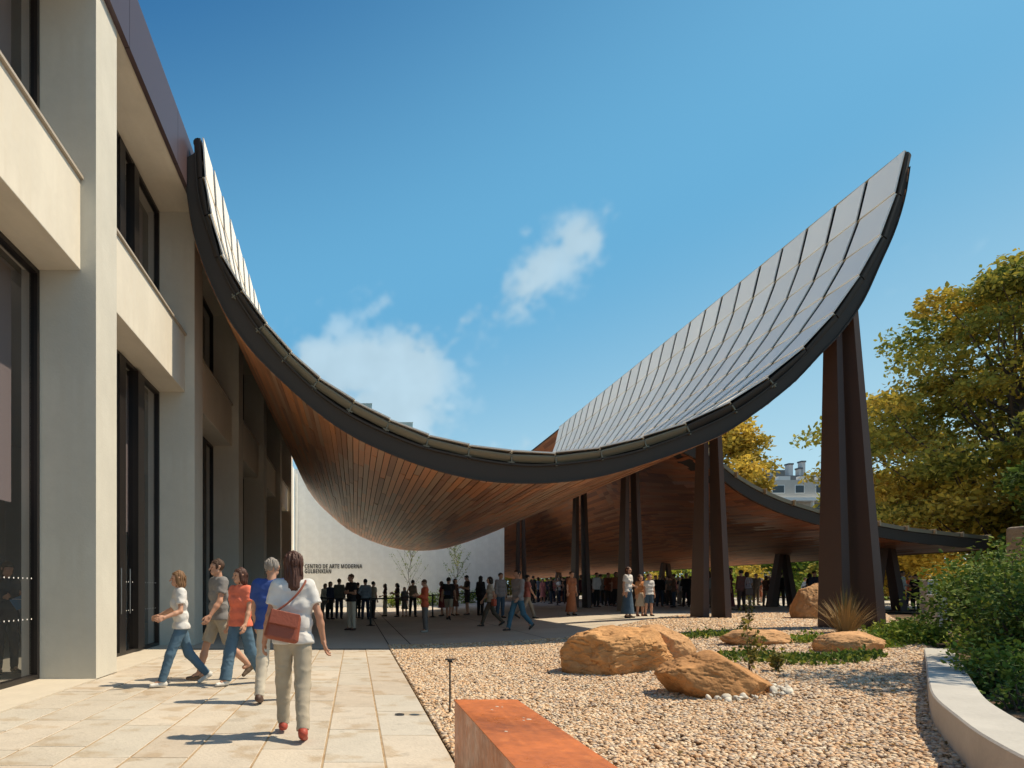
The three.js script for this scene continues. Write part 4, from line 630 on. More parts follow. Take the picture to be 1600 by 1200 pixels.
// grass tuft, low ground cover and thin wild stems in the gravel
{
  const p = onGround(1322, 990), rnd = rng(71), t = thing('grass_tuft', 'spiky tuft of dry grass in front of the nearest tall column', 'grass', p), g = [[], []];
  for (let i = 0; i < 330; i++) { const th = rnd() * 6.283, out = Math.pow(rnd(), 0.7) * 0.85, h = 1.0 * (0.55 + rnd() * 0.5) * (1.15 - out * 0.65), b = V(Math.cos(th) * out * 0.16, -0.02, Math.sin(th) * out * 0.16), e = V(Math.cos(th) * out * 0.8, h, Math.sin(th) * out * 0.8), m = b.clone().lerp(e, 0.5).add(V(0, h * 0.16, 0)), s = V(-Math.sin(th), 0, Math.cos(th)).multiplyScalar(0.006); const q = [b.clone().sub(s), b.clone().add(s), m.clone().add(s), m.clone().sub(s), e], pos = []; for (const [a, c, d] of [[0, 1, 2], [0, 2, 3], [3, 2, 4]]) for (const k of [a, c, d]) pos.push(q[k].x, q[k].y, q[k].z); const G = new THREE.BufferGeometry(); G.setAttribute('position', new THREE.Float32BufferAttribute(pos, 3)); G.computeVertexNormals(); g[out > 0.42 || rnd() < 0.3 ? 1 : 0].push(G); }
  part('green_blades', g[0], mat([0.13, 0.12, 0.045], 0.8, { side: THREE.DoubleSide }), t).userData.kind = 'stuff'; part('dry_blades', g[1], mat([0.34, 0.23, 0.10], 0.85, { side: THREE.DoubleSide }), t).userData.kind = 'stuff';
  const patch = (label, spots, n, leaf, seed, pal) => { const r = rng(seed), list = []; for (let i = 0; i < n; i++) { const [px, py, rx, rz] = spots[Math.floor(r() * spots.length)], c = onGround(px, py), a = r() * 6.28, q = Math.sqrt(r()), x = c.x + Math.cos(a) * q * rx, z = c.z + Math.sin(a) * q * rz, hill = 0.16 * (1 - q * q) * (0.3 + noise3(x * 3, 0, z * 3) * 1.2); list.push([x, ground(x) + 0.01 + r() * r() * hill, z, leaf * (0.6 + r() * 0.8), r()]); } const im = leaves(numbered('ground_cover'), list, pal, seed + 1, darkLeafMat, 1); scene.add(tag(im, label, 'ground cover', null, 'stuff')); };
  patch('low green ground cover in front of the small boulders', [[1150, 1026, 0.5, 0.35], [1200, 1032, 0.6, 0.35], [1240, 1030, 0.5, 0.4], [1290, 1036, 0.6, 0.35], [1320, 1030, 0.5, 0.4], [1345, 1026, 0.3, 0.3]], 1700, 0.065, 81, P_GRN);
  patch('low green ground cover right of the largest boulder', [[1085, 994, 0.6, 0.35], [1115, 996, 0.7, 0.4], [1135, 992, 0.5, 0.4]], 850, 0.065, 83, P_GRN);
  patch('low green ground cover between the two small boulders', [[1250, 1004, 0.4, 0.3], [1265, 1000, 0.4, 0.4], [1375, 1012, 0.3, 0.3]], 900, 0.065, 85, P_BRI);
  const wild = (label, px, py, h, seed, n) => { const r = rng(seed), t = thing('wild_plant', label, 'plant', onGround(px, py)), wood = [], list = []; for (let i = 0; i < n; i++) { const e = V((r() - 0.5) * 0.45 * h, h * (0.6 + 0.4 * r()), (r() - 0.5) * 0.45 * h), b = limb(V((r() - .5) * 0.06, -0.03, 0), e, 0.006, 0.002, 0, r, 4); wood.push(b.g); for (let k = 0; k < 26; k++) { const q = b.at(0.3 + 0.7 * r()); list.push([q.x + (r() - .5) * 0.1, q.y + (r() - .5) * 0.08, q.z + (r() - .5) * 0.1, 0.05 + r() * 0.04, r()]); } } part('stem', wood, M.bark, t).userData.kind = 'stuff'; t.add(leaves('foliage', list, P_OLV, seed + 1)); };
  wild('thin airy wild plant in front of the long low boulder', 1172, 1055, 0.85, 91, 6);
  wild('thin airy wild plant in front of the second tall column', 1170, 985, 0.8, 93, 5);
  wild('thin wild stems beside the grass tuft', 1215, 1050, 0.3, 95, 4);
}

{ // fallen leaves blown over gravel, curb and path
  const rnd = rng(909), list = [];
  for (let i = 0; i < 380; i++) { const d = 3.5 + Math.pow(rnd(), 0.8) * 11, x = 0.9 + (1 - rnd() * rnd()) * Math.max(0.3, gravelX1(d) - 1.1); list.push([x, ground(x) + 0.034, -d, 0.035 + rnd() * 0.03, rnd()]); }
  scene.add(tag(leaves('fallen_leaves', list, [[0.22, 0.10, 0.03], [0.34, 0.19, 0.05], [0.28, 0.22, 0.07], [0.16, 0.08, 0.03]], 910, leafMat, 2), 'dry fallen leaves scattered over the gravel', 'leaves', null, 'stuff'));
}
// ------------------------------------------------------------------ people: bodies meshed from smoothly joined tapering limbs
function netsMesh(f, lo, hi, c) {      // surface nets on a grid
  const nx = Math.ceil((hi[0] - lo[0]) / c) + 2, ny = Math.ceil((hi[1] - lo[1]) / c) + 2, nz = Math.ceil((hi[2] - lo[2]) / c) + 2, D = new Float32Array(nx * ny * nz), sx = 1, sy = nx, sz = nx * ny;
  for (let k = 0, q = 0; k < nz; k++) for (let j = 0; j < ny; j++) for (let i = 0; i < nx; i++, q++) D[q] = f(lo[0] + i * c, lo[1] + j * c, lo[2] + k * c);
  const id = new Int32Array(nx * ny * nz).fill(-1), pos = [], idx = [], E = [[0, 1], [0, 2], [0, 4], [1, 3], [1, 5], [2, 3], [2, 6], [3, 7], [4, 5], [4, 6], [5, 7], [6, 7]];
  for (let k = 0; k < nz - 1; k++) for (let j = 0; j < ny - 1; j++) for (let i = 0; i < nx - 1; i++) {
    const q = i + j * sy + k * sz, v = [D[q], D[q + 1], D[q + sy], D[q + sy + 1], D[q + sz], D[q + sz + 1], D[q + sz + sy], D[q + sz + sy + 1]]; let m = 0; for (let n = 0; n < 8; n++) if (v[n] < 0) m |= 1 << n; if (!m || m === 255) continue;
    let x = 0, y = 0, z = 0, n = 0; for (const [a, b] of E) { if ((v[a] < 0) === (v[b] < 0)) continue; const t = v[a] / (v[a] - v[b]); x += mix(a & 1, b & 1, t); y += mix((a >> 1) & 1, (b >> 1) & 1, t); z += mix(a >> 2, b >> 2, t); n++; }
    id[q] = pos.length / 3; pos.push(lo[0] + (i + x / n) * c, lo[1] + (j + y / n) * c, lo[2] + (k + z / n) * c);
  }
  const quad = (a, b, d, e, flip) => { if (a < 0 || b < 0 || d < 0 || e < 0) return; flip ? idx.push(a, d, b, a, e, d) : idx.push(a, b, d, a, d, e); };
  for (let k = 1; k < nz - 1; k++) for (let j = 1; j < ny - 1; j++) for (let i = 1; i < nx - 1; i++) {
    const q = i + j * sy + k * sz, s = D[q] < 0;
    if (s !== D[q + sx] < 0) quad(id[q - sy - sz], id[q - sz], id[q], id[q - sy], !s);
    if (s !== D[q + sy] < 0) quad(id[q - sx - sz], id[q - sx], id[q], id[q - sz], !s);
    if (s !== D[q + sz] < 0) quad(id[q - sx - sy], id[q - sy], id[q], id[q - sx], !s);
  }
  const g = new THREE.BufferGeometry(); g.setAttribute('position', new THREE.Float32BufferAttribute(pos, 3)); g.setIndex(idx); g.computeVertexNormals(); return g;
}
// prims: [a, b, ra, rb, depthScale, cuts]; cut = [point, normal] keeps what lies behind the normal
const cone = (a, b, ra, rb = ra, sq = 1, cuts = null) => { const d = b.clone().sub(a); return { a, d, l2: Math.max(d.lengthSq(), 1e-8), ra, rb, sq, cuts }; };
function primD(p, x, y, z) {
  const X = x - p.a.x, Y = y - p.a.y, Z = z - p.a.z, t = clamp((X * p.d.x + Y * p.d.y + Z * p.d.z) / p.l2), ex = X - t * p.d.x, ey = Y - t * p.d.y, ez = (Z - t * p.d.z) * p.sq; let r = Math.sqrt(ex * ex + ey * ey + ez * ez) - (p.ra + (p.rb - p.ra) * t);
  if (p.sq > 1) r /= 1.15;
  if (p.cuts) for (const [o, n] of p.cuts) r = Math.max(r, (x - o.x) * n.x + (y - o.y) * n.y + (z - o.z) * n.z);
  return r;
}
function field(prims, k, after) {
  const f = (x, y, z) => { let s = 1e3; for (const p of prims) { const d = primD(p, x, y, z); if (d > s + k) continue; const h = clamp(0.5 + 0.5 * (s - d) / k); s = mix(s, d, h) - k * h * (1 - h); } return after ? after(s, x, y, z) : s; };
  const lo = [9, 9, 9], hi = [-9, -9, -9]; for (const p of prims) for (const e of [p.a, p.a.clone().add(p.d)]) { const r = Math.max(p.ra, p.rb) + 0.04; ['x', 'y', 'z'].forEach((c, i) => { lo[i] = Math.min(lo[i], e[c] - r); hi[i] = Math.max(hi[i], e[c] + r); }); } return [f, lo, hi];
}
const nets = (prims, k, c, after) => { const [f, lo, hi] = field(prims, k, after); return netsMesh(f, lo, hi, c); };
// head, seen from its centre, face towards +z
const headPrims = () => [cone(V(0, 0.03, -0.018), V(0, 0.03, -0.002), 0.082, 0.078, 1), cone(V(0, 0.0, 0.02), V(0, -0.07, 0.045), 0.062, 0.036), cone(V(-0.035, -0.045, 0.01), V(0.035, -0.045, 0.01), 0.042), cone(V(0, 0.012, 0.088), V(0, -0.022, 0.107), 0.008, 0.013), cone(V(-0.078, -0.005, -0.005), V(-0.082, 0.022, -0.012), 0.012, 0.016), cone(V(0.078, -0.005, -0.005), V(0.082, 0.022, -0.012), 0.012, 0.016), cone(V(-0.014, -0.054, 0.077), V(0.014, -0.054, 0.077), 0.009), cone(V(-0.045, 0.035, 0.062), V(0.045, 0.035, 0.062), 0.012), cone(V(0, -0.05, -0.015), V(0, -0.15, -0.03), 0.052, 0.056)];
const headFine = nets(headPrims(), 0.02, 0.0065), headFar = nets(headPrims(), 0.02, 0.011);
function handPrims() {   // left hand hanging: wrist at origin, fingers along -y, palm towards -x, thumb forward (+z)
  const P = [cone(V(0, 0.02, 0), V(0, -0.02, 0), 0.024, 0.026)], bx = [0.027, 0.009, -0.009, -0.026], len = [0.070, 0.079, 0.073, 0.056];
  bx.forEach((z, i) => { const k = V(0, -0.088 + Math.abs(i - 1) * 0.005, z), a = 0.35 + i * 0.10; P.push(cone(V(0, -0.015, z * 0.6), k, 0.0155, 0.0125)); let p = k, an = 0.18 + i * 0.05; for (const s of [0.45, 0.31, 0.24]) { const q = V(p.x - Math.sin(an) * len[i] * s, p.y - Math.cos(an) * len[i] * s, p.z + (z * 0.06)); P.push(cone(p, q, 0.0098 - (s < 0.4 ? 0.001 : 0), 0.0088)); p = q; an += a; } });
  const t1 = V(-0.010, -0.055, 0.043), t2 = V(-0.020, -0.083, 0.052), t3 = V(-0.027, -0.103, 0.051); P.push(cone(V(-0.004, -0.016, 0.018), t1, 0.016, 0.012), cone(t1, t2, 0.0115, 0.0105), cone(t2, t3, 0.0105, 0.0085)); return P;
}
const handFine = nets(handPrims(), 0.005, 0.0042), handFar = nets(handPrims(), 0.005, 0.0075);
function mirrored(g) { const m = g.clone(); m.scale(-1, 1, 1); const i = m.index.array; for (let k = 0; k < i.length; k += 3) { const t = i[k]; i[k] = i[k + 1]; i[k + 1] = t; } m.computeVertexNormals(); return m; }
const handFineR = mirrored(handFine), handFarR = mirrored(handFar);
const skins = [[0.50, 0.27, 0.175], [0.42, 0.215, 0.135], [0.56, 0.32, 0.215], [0.30, 0.15, 0.095]].map((c) => mat(c, 0.6));
const hairMap = scaled(T.wood, 1, 0.12); hairMap.rotation = Math.PI / 2;
const hairs = { dark: mat([0.020, 0.014, 0.011], 0.7, { map: hairMap, bumpMap: hairMap, bumpScale: 0.012 }), brown: mat([0.075, 0.036, 0.018], 0.7, { map: hairMap, bumpMap: hairMap, bumpScale: 0.012 }), auburn: mat([0.075, 0.025, 0.014], 0.6, { map: hairMap, bumpMap: hairMap, bumpScale: 0.012 }), grey: mat([0.30, 0.28, 0.26], 0.8, { map: hairMap, bumpMap: hairMap, bumpScale: 0.012 }), fair: mat([0.22, 0.12, 0.055], 0.7, { map: hairMap, bumpMap: hairMap, bumpScale: 0.012 }), white: mat([0.55, 0.53, 0.5], 0.8, { map: hairMap, bumpMap: hairMap, bumpScale: 0.012 }) };
const eyeMat = mat([0.02, 0.015, 0.012], 0.3), lipMat = mat([0.33, 0.11, 0.085], 0.6);
const clothMats = {}; const cloth = (c, r = 0.9) => clothMats[c.join() + r] ??= mat(c, r, { map: T.cloth });
const dirv = (x, y, z) => V(x, y, z).normalize();
const POSE = {
  stand: { tl: [.04, 0, 0.02], kl: .05, tr: [.04, 0, -0.05], kr: .08, ul: [.16, -1, -.03], fl: [.08, -1, .18], ur: [-.16, -1, .0], fr: [-.08, -1, .2] },
  phone: { tl: [.05, 0, .05], kl: .1, tr: [.04, 0, -.03], kr: .05, ul: [.14, -1, .12], fl: [-.35, .35, 1], ur: [-.2, -1, .05], fr: [.3, .25, 1], head: .35 },
  folded: { tl: [.07, 0, .02], kl: .03, tr: [.07, 0, .0], kr: .05, ul: [.22, -1, .12], fl: [-1, .12, .5], ur: [-.22, -1, .12], fr: [1, .2, .45] },
  walk: { tl: [.02, 0, .42], kl: .12, tr: [.02, 0, -.34], kr: .42, ul: [.2, -1, -.35], fl: [.1, -1, -.02], ur: [-.2, -1, .3], fr: [-.05, -1, .65] },
  walk2: { tl: [.02, 0, -.3], kl: .5, tr: [.02, 0, .36], kr: .1, ul: [.25, -1, .28], fl: [.0, -1, .7], ur: [-.22, -1, -.3], fr: [-.12, -1, -.05] },
  lookback: { tl: [.08, 0, .0], kl: .04, tr: [.03, 0, .1], kr: .16, ul: [.18, -1, .05], fl: [-.5, -.35, 1], ur: [-.2, -1, -.1], fr: [-.1, -1, .12] },
  hips: { tl: [.08, 0, 0], kl: .05, tr: [.06, 0, .06], kr: .12, ul: [.5, -1, -.2], fl: [-.75, -.6, .35], ur: [-.16, -1, 0], fr: [-.08, -1, .15] },
};
function personParts(o) {
  const { pose = 'stand', top: tp = 'tee', bottom = 'trousers', hair = 'short', cell = 0.02, female = false, child = false, fine = false, yaw = 0, lean = 0.02, loose = 1 } = o, S = typeof pose === 'string' ? POSE[pose] : pose;
  const w = female ? 0.9 : 1, hipY = 0.92, G = {};
  const hip = (s) => V(0.085 * s, hipY, 0), legs = {};
  for (const [s, t, k] of [[1, S.tl, S.kl], [-1, S.tr, S.kr]]) { const out = t[0] * s, sw = t[2], th = V(Math.sin(out), -Math.cos(sw), Math.sin(sw)).normalize(), sh = V(Math.sin(out) * 0.5, -Math.cos(sw - k), Math.sin(sw - k)).normalize(), kn = hip(s).addScaledVector(th, 0.43), an = kn.clone().addScaledVector(sh, 0.41), tilt = Math.max(0, -(sw - k)) * 0.75; legs[s] = { hip: hip(s), kn, an, tilt, sh }; }
  const sole = (l) => Math.min(l.an.y - 0.075 * Math.cos(l.tilt) - Math.sin(l.tilt) * 0.13, l.an.y - 0.08), drop = Math.min(sole(legs[1]), sole(legs[-1])); const dy = -drop;
  const up = (v) => v.clone().setY(v.y + dy); for (const s of [1, -1]) { legs[s].hip = up(legs[s].hip); legs[s].kn = up(legs[s].kn); legs[s].an = up(legs[s].an); }
  const Y = (y, z = 0) => V(0, y + dy, z + (y - 0.92) * lean), side = (y, x, z = 0) => [V(-x, y + dy, z + (y - 0.92) * lean), V(x, y + dy, z + (y - 0.92) * lean)];
  const shW = (child ? 0.16 : female ? 0.166 : 0.175) * w;
  const arms = {}; for (const [s, u, f] of [[1, S.ul, S.fl], [-1, S.ur, S.fr]]) { const sh = V(shW * s, 1.415 + dy, -0.01 + 0.49 * lean), ud = dirv(...u), fd = dirv(...f), el = sh.clone().addScaledVector(ud, 0.285), wr = el.clone().addScaledVector(fd, 0.245); arms[s] = { sh, el, wr, fd, ud }; }
  const headC = Y(1.615, 0.015), hq = new THREE.Quaternion().setFromEuler(new THREE.Euler(S.head ?? 0.04, yaw, 0, 'YXZ')), hm = new THREE.Matrix4().compose(headC, hq, V(1, 1, 1).multiplyScalar(child ? 1.18 : 1));
  // body
  const B = [cone(...side(0.93, 0.07 * w), 0.098, 0.098, 1.15), cone(...side(1.07, 0.062 * w), 0.088, 0.088, 1.2), cone(...side(1.24, 0.085 * w), 0.096, 0.096, 1.15), cone(...side(1.36, 0.10 * w), 0.075, 0.075, 1.1), cone(V(-shW * 0.82, 1.41 + dy, -0.01 + 0.49 * lean), V(shW * 0.82, 1.41 + dy, -0.01 + 0.49 * lean), 0.05), cone(Y(1.40, -0.012), Y(1.52, 0.0), 0.058, 0.05)];
  if (female) B.push(cone(V(-0.065, 1.265 + dy, 0.07 + .3 * lean), V(-0.065, 1.26 + dy, 0.075 + .3 * lean), 0.05), cone(V(0.065, 1.265 + dy, 0.07 + .3 * lean), V(0.065, 1.26 + dy, 0.075 + .3 * lean), 0.05));
  for (const s of [1, -1]) { const l = legs[s], a = arms[s]; B.push(cone(l.hip, l.kn, 0.078, 0.05), cone(l.kn, l.kn.clone().lerp(l.an, 0.35), 0.049, 0.052), cone(l.kn.clone().lerp(l.an, 0.35), l.an, 0.054, 0.036), cone(l.an, l.an.clone().add(V(0, -0.03, 0.08)), 0.036, 0.03), cone(a.sh, a.el, 0.046 * w, 0.037 * w), cone(a.el, a.el.clone().lerp(a.wr, 0.35), 0.038 * w, 0.039 * w), cone(a.el.clone().lerp(a.wr, 0.35), a.wr, 0.038 * w, 0.025)); }
  const geos = [nets(B, 0.022, cell)]; geos.push((fine ? headFine : headFar).clone().applyMatrix4(hm));
  for (const s of [1, -1]) { const a = arms[s], y = a.fd.clone().negate(), x = V(s, 0, 0); let z = x.clone().cross(y); if (z.lengthSq() < 0.05) z = V(0, 0, 1); z.normalize(); if (S.palm) z.lerp(V(0, 1, 0), 0); const xx = y.clone().cross(z).normalize(); const m = new THREE.Matrix4().makeBasis(xx, y, z); m.setPosition(a.wr); geos.push((s > 0 ? (fine ? handFine : handFar) : (fine ? handFineR : handFarR)).clone().applyMatrix4(m)); }
  G.body = mergeGeometries(geos);
  // clothes
  const fold = (amp, f) => (d, x, y, z) => { const b = noise3(x * 6 + 3, y * 6 + 11, z * 6 + 5) * 3, r = 1 - Math.abs(2 * noise3(x * f * 0.6 + y * f * 0.5 + 31 + b, y * f * 0.9 - x * 4 + 11, z * f * 0.6 + 5) - 1); return d - (r * r - 0.4) * amp; };
  const e = 0.015 * loose, hem = tp === 'jacket' ? 0.80 : bottom === 'dress' ? 0.95 : 0.885, cutHem = [[Y(hem), V(0, -1, 0)]];
  const Tp = [cone(...side(0.90, 0.075 * w), 0.113 + e, 0.113 + e, 1.10, cutHem), cone(...side(1.07, 0.070 * w), 0.097 + e * 1.3, 0.097 + e * 1.3, 1.15), cone(...side(1.24, 0.085 * w), 0.099 + e, 0.099 + e, 1.12), cone(...side(1.36, 0.10 * w), 0.078 + e, 0.078 + e, 1.06), cone(V(-shW * 0.85, 1.412 + dy, -0.01 + 0.49 * lean), V(shW * 0.85, 1.412 + dy, -0.01 + 0.49 * lean), 0.052 + e), cone(Y(1.40, -0.012), Y(1.458, -0.004), 0.062, 0.062, 1, [[Y(1.475), V(0, 1, -0.45).normalize()]])];
  if (female) Tp.push(cone(V(-0.065, 1.265 + dy, 0.07 + .3 * lean), V(-0.065, 1.255 + dy, 0.07 + .3 * lean), 0.052 + e * .6), cone(V(0.065, 1.265 + dy, 0.07 + .3 * lean), V(0.065, 1.255 + dy, 0.07 + .3 * lean), 0.052 + e * .6));
  for (const s of [1, -1]) { const a = arms[s]; if (tp === 'tee') { const q = a.sh.clone().lerp(a.el, 0.62); Tp.push(cone(a.sh, a.sh.clone().lerp(a.el, 0.8), 0.049 * w + e, 0.053 * w + e, 1, [[q, a.ud]])); } else if (tp !== 'vest') Tp.push(cone(a.sh, a.el, 0.052 * w + e, 0.044 * w + e), cone(a.el, a.wr, 0.043 * w + e, 0.031 + e, 1, [[a.wr.clone().addScaledVector(a.fd, -0.015), a.fd]])); }
  G.top = nets(Tp, 0.03, cell, fold(fine ? 0.008 : 0.008, 21));
  const waist = 1.0, wc = [[Y(waist), V(0, 1, 0)]], Bt = [];
  if (bottom === 'trousers' || bottom === 'shorts' || bottom === 'jeans') {
    Bt.push(cone(...side(0.935, 0.068 * w), 0.103, 0.103, 1.14, wc));
    for (const s of [1, -1]) { const l = legs[s]; if (bottom === 'shorts') { const q = l.hip.clone().lerp(l.kn, 0.88), d = l.kn.clone().sub(l.hip).normalize(); Bt.push(cone(l.hip, l.kn, 0.094, 0.085, 1, [[q, d]])); } else { const q = l.an.clone().addScaledVector(l.sh, 0.012), wide = o.wide ? 0.032 : 0; Bt.push(cone(l.hip, l.kn, 0.094, 0.072 + wide * 0.4), cone(l.kn, l.an.clone().addScaledVector(l.sh, 0.05), 0.072 + wide * 0.4, 0.056 + wide, 1, [[q, l.sh]])); } }
  } else { const hy = bottom === 'dress' ? 0.42 : bottom === 'long' ? 0.14 : 0.52, rr = bottom === 'long' ? 0.25 : 0.22; Bt.push(cone(...side(0.96, 0.06 * w), 0.108, 0.108, 1.1, wc), cone(Y(0.92), Y(hy - 0.15), 0.13, rr, 1.05, [[Y(hy), V(0, -1, 0)]])); }
  G.bottom = nets(Bt, 0.03, cell, fold(fine ? 0.008 : 0.007, 19));
  // shoes
  G.shoes = [1, -1].map((s) => { const l = legs[s], c = Math.cos(l.tilt), n = Math.sin(l.tilt), R = (y, z) => V(0.012 * s * (z > 0.1 ? 1.6 : 0), y * c - z * n, y * n + z * c).add(l.an); return nets([cone(R(-0.045, -0.045), R(-0.05, 0.06), 0.036, 0.034), cone(R(-0.05, 0.05), R(-0.058, 0.155), 0.037, 0.029), cone(R(0.0, -0.012), R(-0.04, -0.02), 0.043, 0.04, 1, [[R(0.015, 0), V(0, 1, 0)]])], 0.03, Math.min(cell, 0.014), (d, x, y, z) => Math.max(d, l.tilt < 0.02 ? l.an.y - 0.078 - y : -1)); });
  // hair
  if (hair !== 'bald') {
    const H = [cone(V(0, 0.040, -0.026), V(0, 0.036, -0.006), 0.092, 0.086)]; const faceCut = (d, x, y, z) => { const p = V(x, y, z); const f = -(p.z - 0.030 - Math.max(0, (p.y - 0.052)) * 1.9); const low = hair === 'long' || hair === 'bob' ? 1 : (p.y + 0.052 + p.z * 0.25); return Math.max(d, -Math.min(f, low)) + (noise3(x * 110, y * 11, z * 110) - 0.5) * (fine ? 0.02 : 0.013) + (noise3(x * 30, y * 6, z * 30) - 0.5) * 0.018; };
    if (hair === 'long') H.push(cone(V(0, 0.0, -0.045), V(0, -0.2, -0.075), 0.080, 0.062, 1.2), cone(V(-0.05, 0, -0.02), V(-0.055, -0.12, -0.03), 0.04), cone(V(0.05, 0, -0.02), V(0.055, -0.12, -0.03), 0.04));
    if (hair === 'bob') H.push(cone(V(0, 0.0, -0.04), V(0, -0.07, -0.045), 0.085, 0.08), cone(V(-0.06, 0, -0.015), V(-0.06, -0.06, -0.01), 0.036), cone(V(0.06, 0, -0.015), V(0.06, -0.06, -0.01), 0.036));
    if (hair === 'bun') H.push(cone(V(0, 0.075, -0.1), V(0, 0.08, -0.105), 0.036));
    if (hair === 'cap') H.push(cone(V(0, 0.06, 0.05), V(0, 0.05, 0.15), 0.05, 0.03, 1));
    G.hair = nets(H, 0.02, fine ? 0.0055 : 0.012, faceCut).applyMatrix4(hm);
  }
  G.eyes = [-1, 1].map((s) => place(new THREE.SphereGeometry(0.0085, 8, 6), 0.031 * s, 0.012, 0.0735).applyMatrix4(hm));
  G.mouth = place(new THREE.SphereGeometry(1, 8, 6).scale(0.021, 0.0045, 0.006), 0, -0.054, 0.0835).applyMatrix4(hm);
  G.arms = arms; G.dy = dy; G.headC = headC; return G;
}
for (const n of ['body', 'top', 'bottom']) void n;
const kits = {};
function person(label, pos, turn, h, look, group) {
  const { shape, skin = 0, topC, botC, hairC = 'dark', shoeC = [0.03, 0.025, 0.022], topName, botName } = look, key = JSON.stringify(shape), G = kits[key] ??= (() => { const g = personParts(shape); for (const n of ['body', 'top', 'bottom']) g[n] = n === 'body' ? g[n] : metric(g[n], 2); return g; })();
  const t = thing('person', label, 'person', pos, turn, group); t.scale.setScalar(h / 1.735);
  part('body', G.body, skins[skin], t);
  part(topName ?? { tee: 't_shirt', long: 'shirt', jacket: 'jacket', vest: 'top' }[shape.top ?? 'tee'], G.top, cloth(topC), t);
  part(botName ?? { trousers: 'trousers', jeans: 'jeans', shorts: 'shorts', skirt: 'skirt', dress: 'dress', long: 'long_skirt' }[shape.bottom ?? 'trousers'], G.bottom, cloth(botC), t);
  for (const s of G.shoes) part('shoe', s, cloth(shoeC, 0.6), t);
  if (G.hair) part(shape.hair === 'cap' ? 'cap' : 'hair', (G.hairUV ??= metric(G.hair, 2.5)), hairs[hairC], t);
  if (shape.fine) { for (const e of G.eyes) part('eye', e, eyeMat, t); part('mouth', G.mouth, lipMat, t); }
  t.userData.kit = undefined; delete t.userData.kit; return { t, G, s: h / 1.735 };
}
const FINE = { fine: true, cell: 0.0105 };
const C = { white: [0.72, 0.71, 0.69], jeans: [0.085, 0.16, 0.235], dkjeans: [0.035, 0.055, 0.09], khaki: [0.42, 0.36, 0.27], beige: [0.60, 0.54, 0.44], coral: [0.78, 0.19, 0.11], blue: [0.035, 0.08, 0.30], grey: [0.25, 0.25, 0.24], black: [0.014, 0.013, 0.014], navy: [0.022, 0.028, 0.055], brown: [0.14, 0.072, 0.042], maroon: [0.12, 0.022, 0.026], orange: [0.72, 0.16, 0.07], ltblue: [0.30, 0.40, 0.52], cream: [0.62, 0.56, 0.44], pink: [0.55, 0.2, 0.2], tan: [0.40, 0.28, 0.17], teal: [0.06, 0.17, 0.2], denim: [0.06, 0.11, 0.17], rust: [0.30, 0.09, 0.04], taupe: [0.24, 0.19, 0.15] };
const feet = (px, py) => { const p = onGround(px, py); p.y += 0.012; return p; };
const far = (px, d) => { const x = (px - CX) * d / F; return V(x, ground(x) + 0.012, -d); };
const LEFT = -Math.PI / 2, AWAY = Math.PI, RIGHTW = Math.PI / 2;
// the five walkers in front
person('woman in white t-shirt, blue jeans and white sneakers walking by the glass doors', feet(283, 1071), -1.15, 1.62, { shape: { ...FINE, pose: { tl: [.02, 0, .40], kl: .1, tr: [.02, 0, -.3], kr: .4, ul: [.30, -1, .1], fl: [.25, -.35, 1], ur: [-.5, -1, .25], fr: [-.55, -.45, .8] }, top: 'tee', bottom: 'jeans', hair: 'bob', female: true, lean: 0.06, loose: 1.3 }, topC: C.white, botC: C.jeans, hairC: 'fair', shoeC: [0.7, 0.68, 0.64], skin: 0 });
person('man in grey shirt and khaki shorts walking left of the woman in coral', feet(342, 1062), -1.0, 1.80, { shape: { ...FINE, pose: 'walk2', top: 'tee', bottom: 'shorts', hair: 'short', lean: 0.03, loose: 1.5 }, topC: [0.22, 0.215, 0.21], botC: C.khaki, hairC: 'brown', shoeC: [0.12, 0.08, 0.05], skin: 0 });
person('woman in coral t-shirt and wide blue jeans walking behind the others', feet(376, 1070), -0.55, 1.64, { shape: { ...FINE, pose: { tl: [.02, 0, -.26], kl: .4, tr: [.03, 0, .3], kr: .08, ul: [.2, -1, .18], fl: [.1, -1, .5], ur: [-.24, -1, -.2], fr: [-.2, -1, .12] }, top: 'tee', bottom: 'jeans', hair: 'bob', female: true, lean: 0.02, loose: 1.2, wide: true, yaw: -0.4 }, topC: C.coral, botC: C.jeans, hairC: 'auburn', shoeC: [0.7, 0.68, 0.64], skin: 0 });
person('grey haired man in blue polo shirt and cream trousers walking away', feet(424, 1097), AWAY - 0.12, 1.68, { shape: { ...FINE, pose: { tl: [.02, 0, -.16], kl: .16, tr: [.02, 0, .30], kr: .12, ul: [.2, -1, .2], fl: [.05, -1, .5], ur: [-.2, -1, -.2], fr: [-.1, -1, .1] }, top: 'tee', bottom: 'trousers', hair: 'short', lean: 0.04, loose: 1.8 }, topC: C.blue, botC: C.beige, hairC: 'grey', shoeC: [0.085, 0.045, 0.03], skin: 0 });
const lady = person('woman with long auburn hair, white t-shirt and khaki trousers walking away, nearest the camera', feet(458, 1152), AWAY + 0.08, 1.66, { shape: { ...FINE, pose: { tl: [.02, 0, .34], kl: .16, tr: [.01, 0, -.14], kr: .34, ul: [.26, -1, -.08], fl: [.2, -1, .3], ur: [-.34, -1, -.16], fr: [-.18, -1, .14] }, top: 'tee', bottom: 'trousers', hair: 'long', female: true, lean: 0.03, loose: 1.35, yaw: 0.2 }, topC: C.white, botC: [0.44, 0.38, 0.29], hairC: 'auburn', shoeC: [0.40, 0.06, 0.035], skin: 1 });
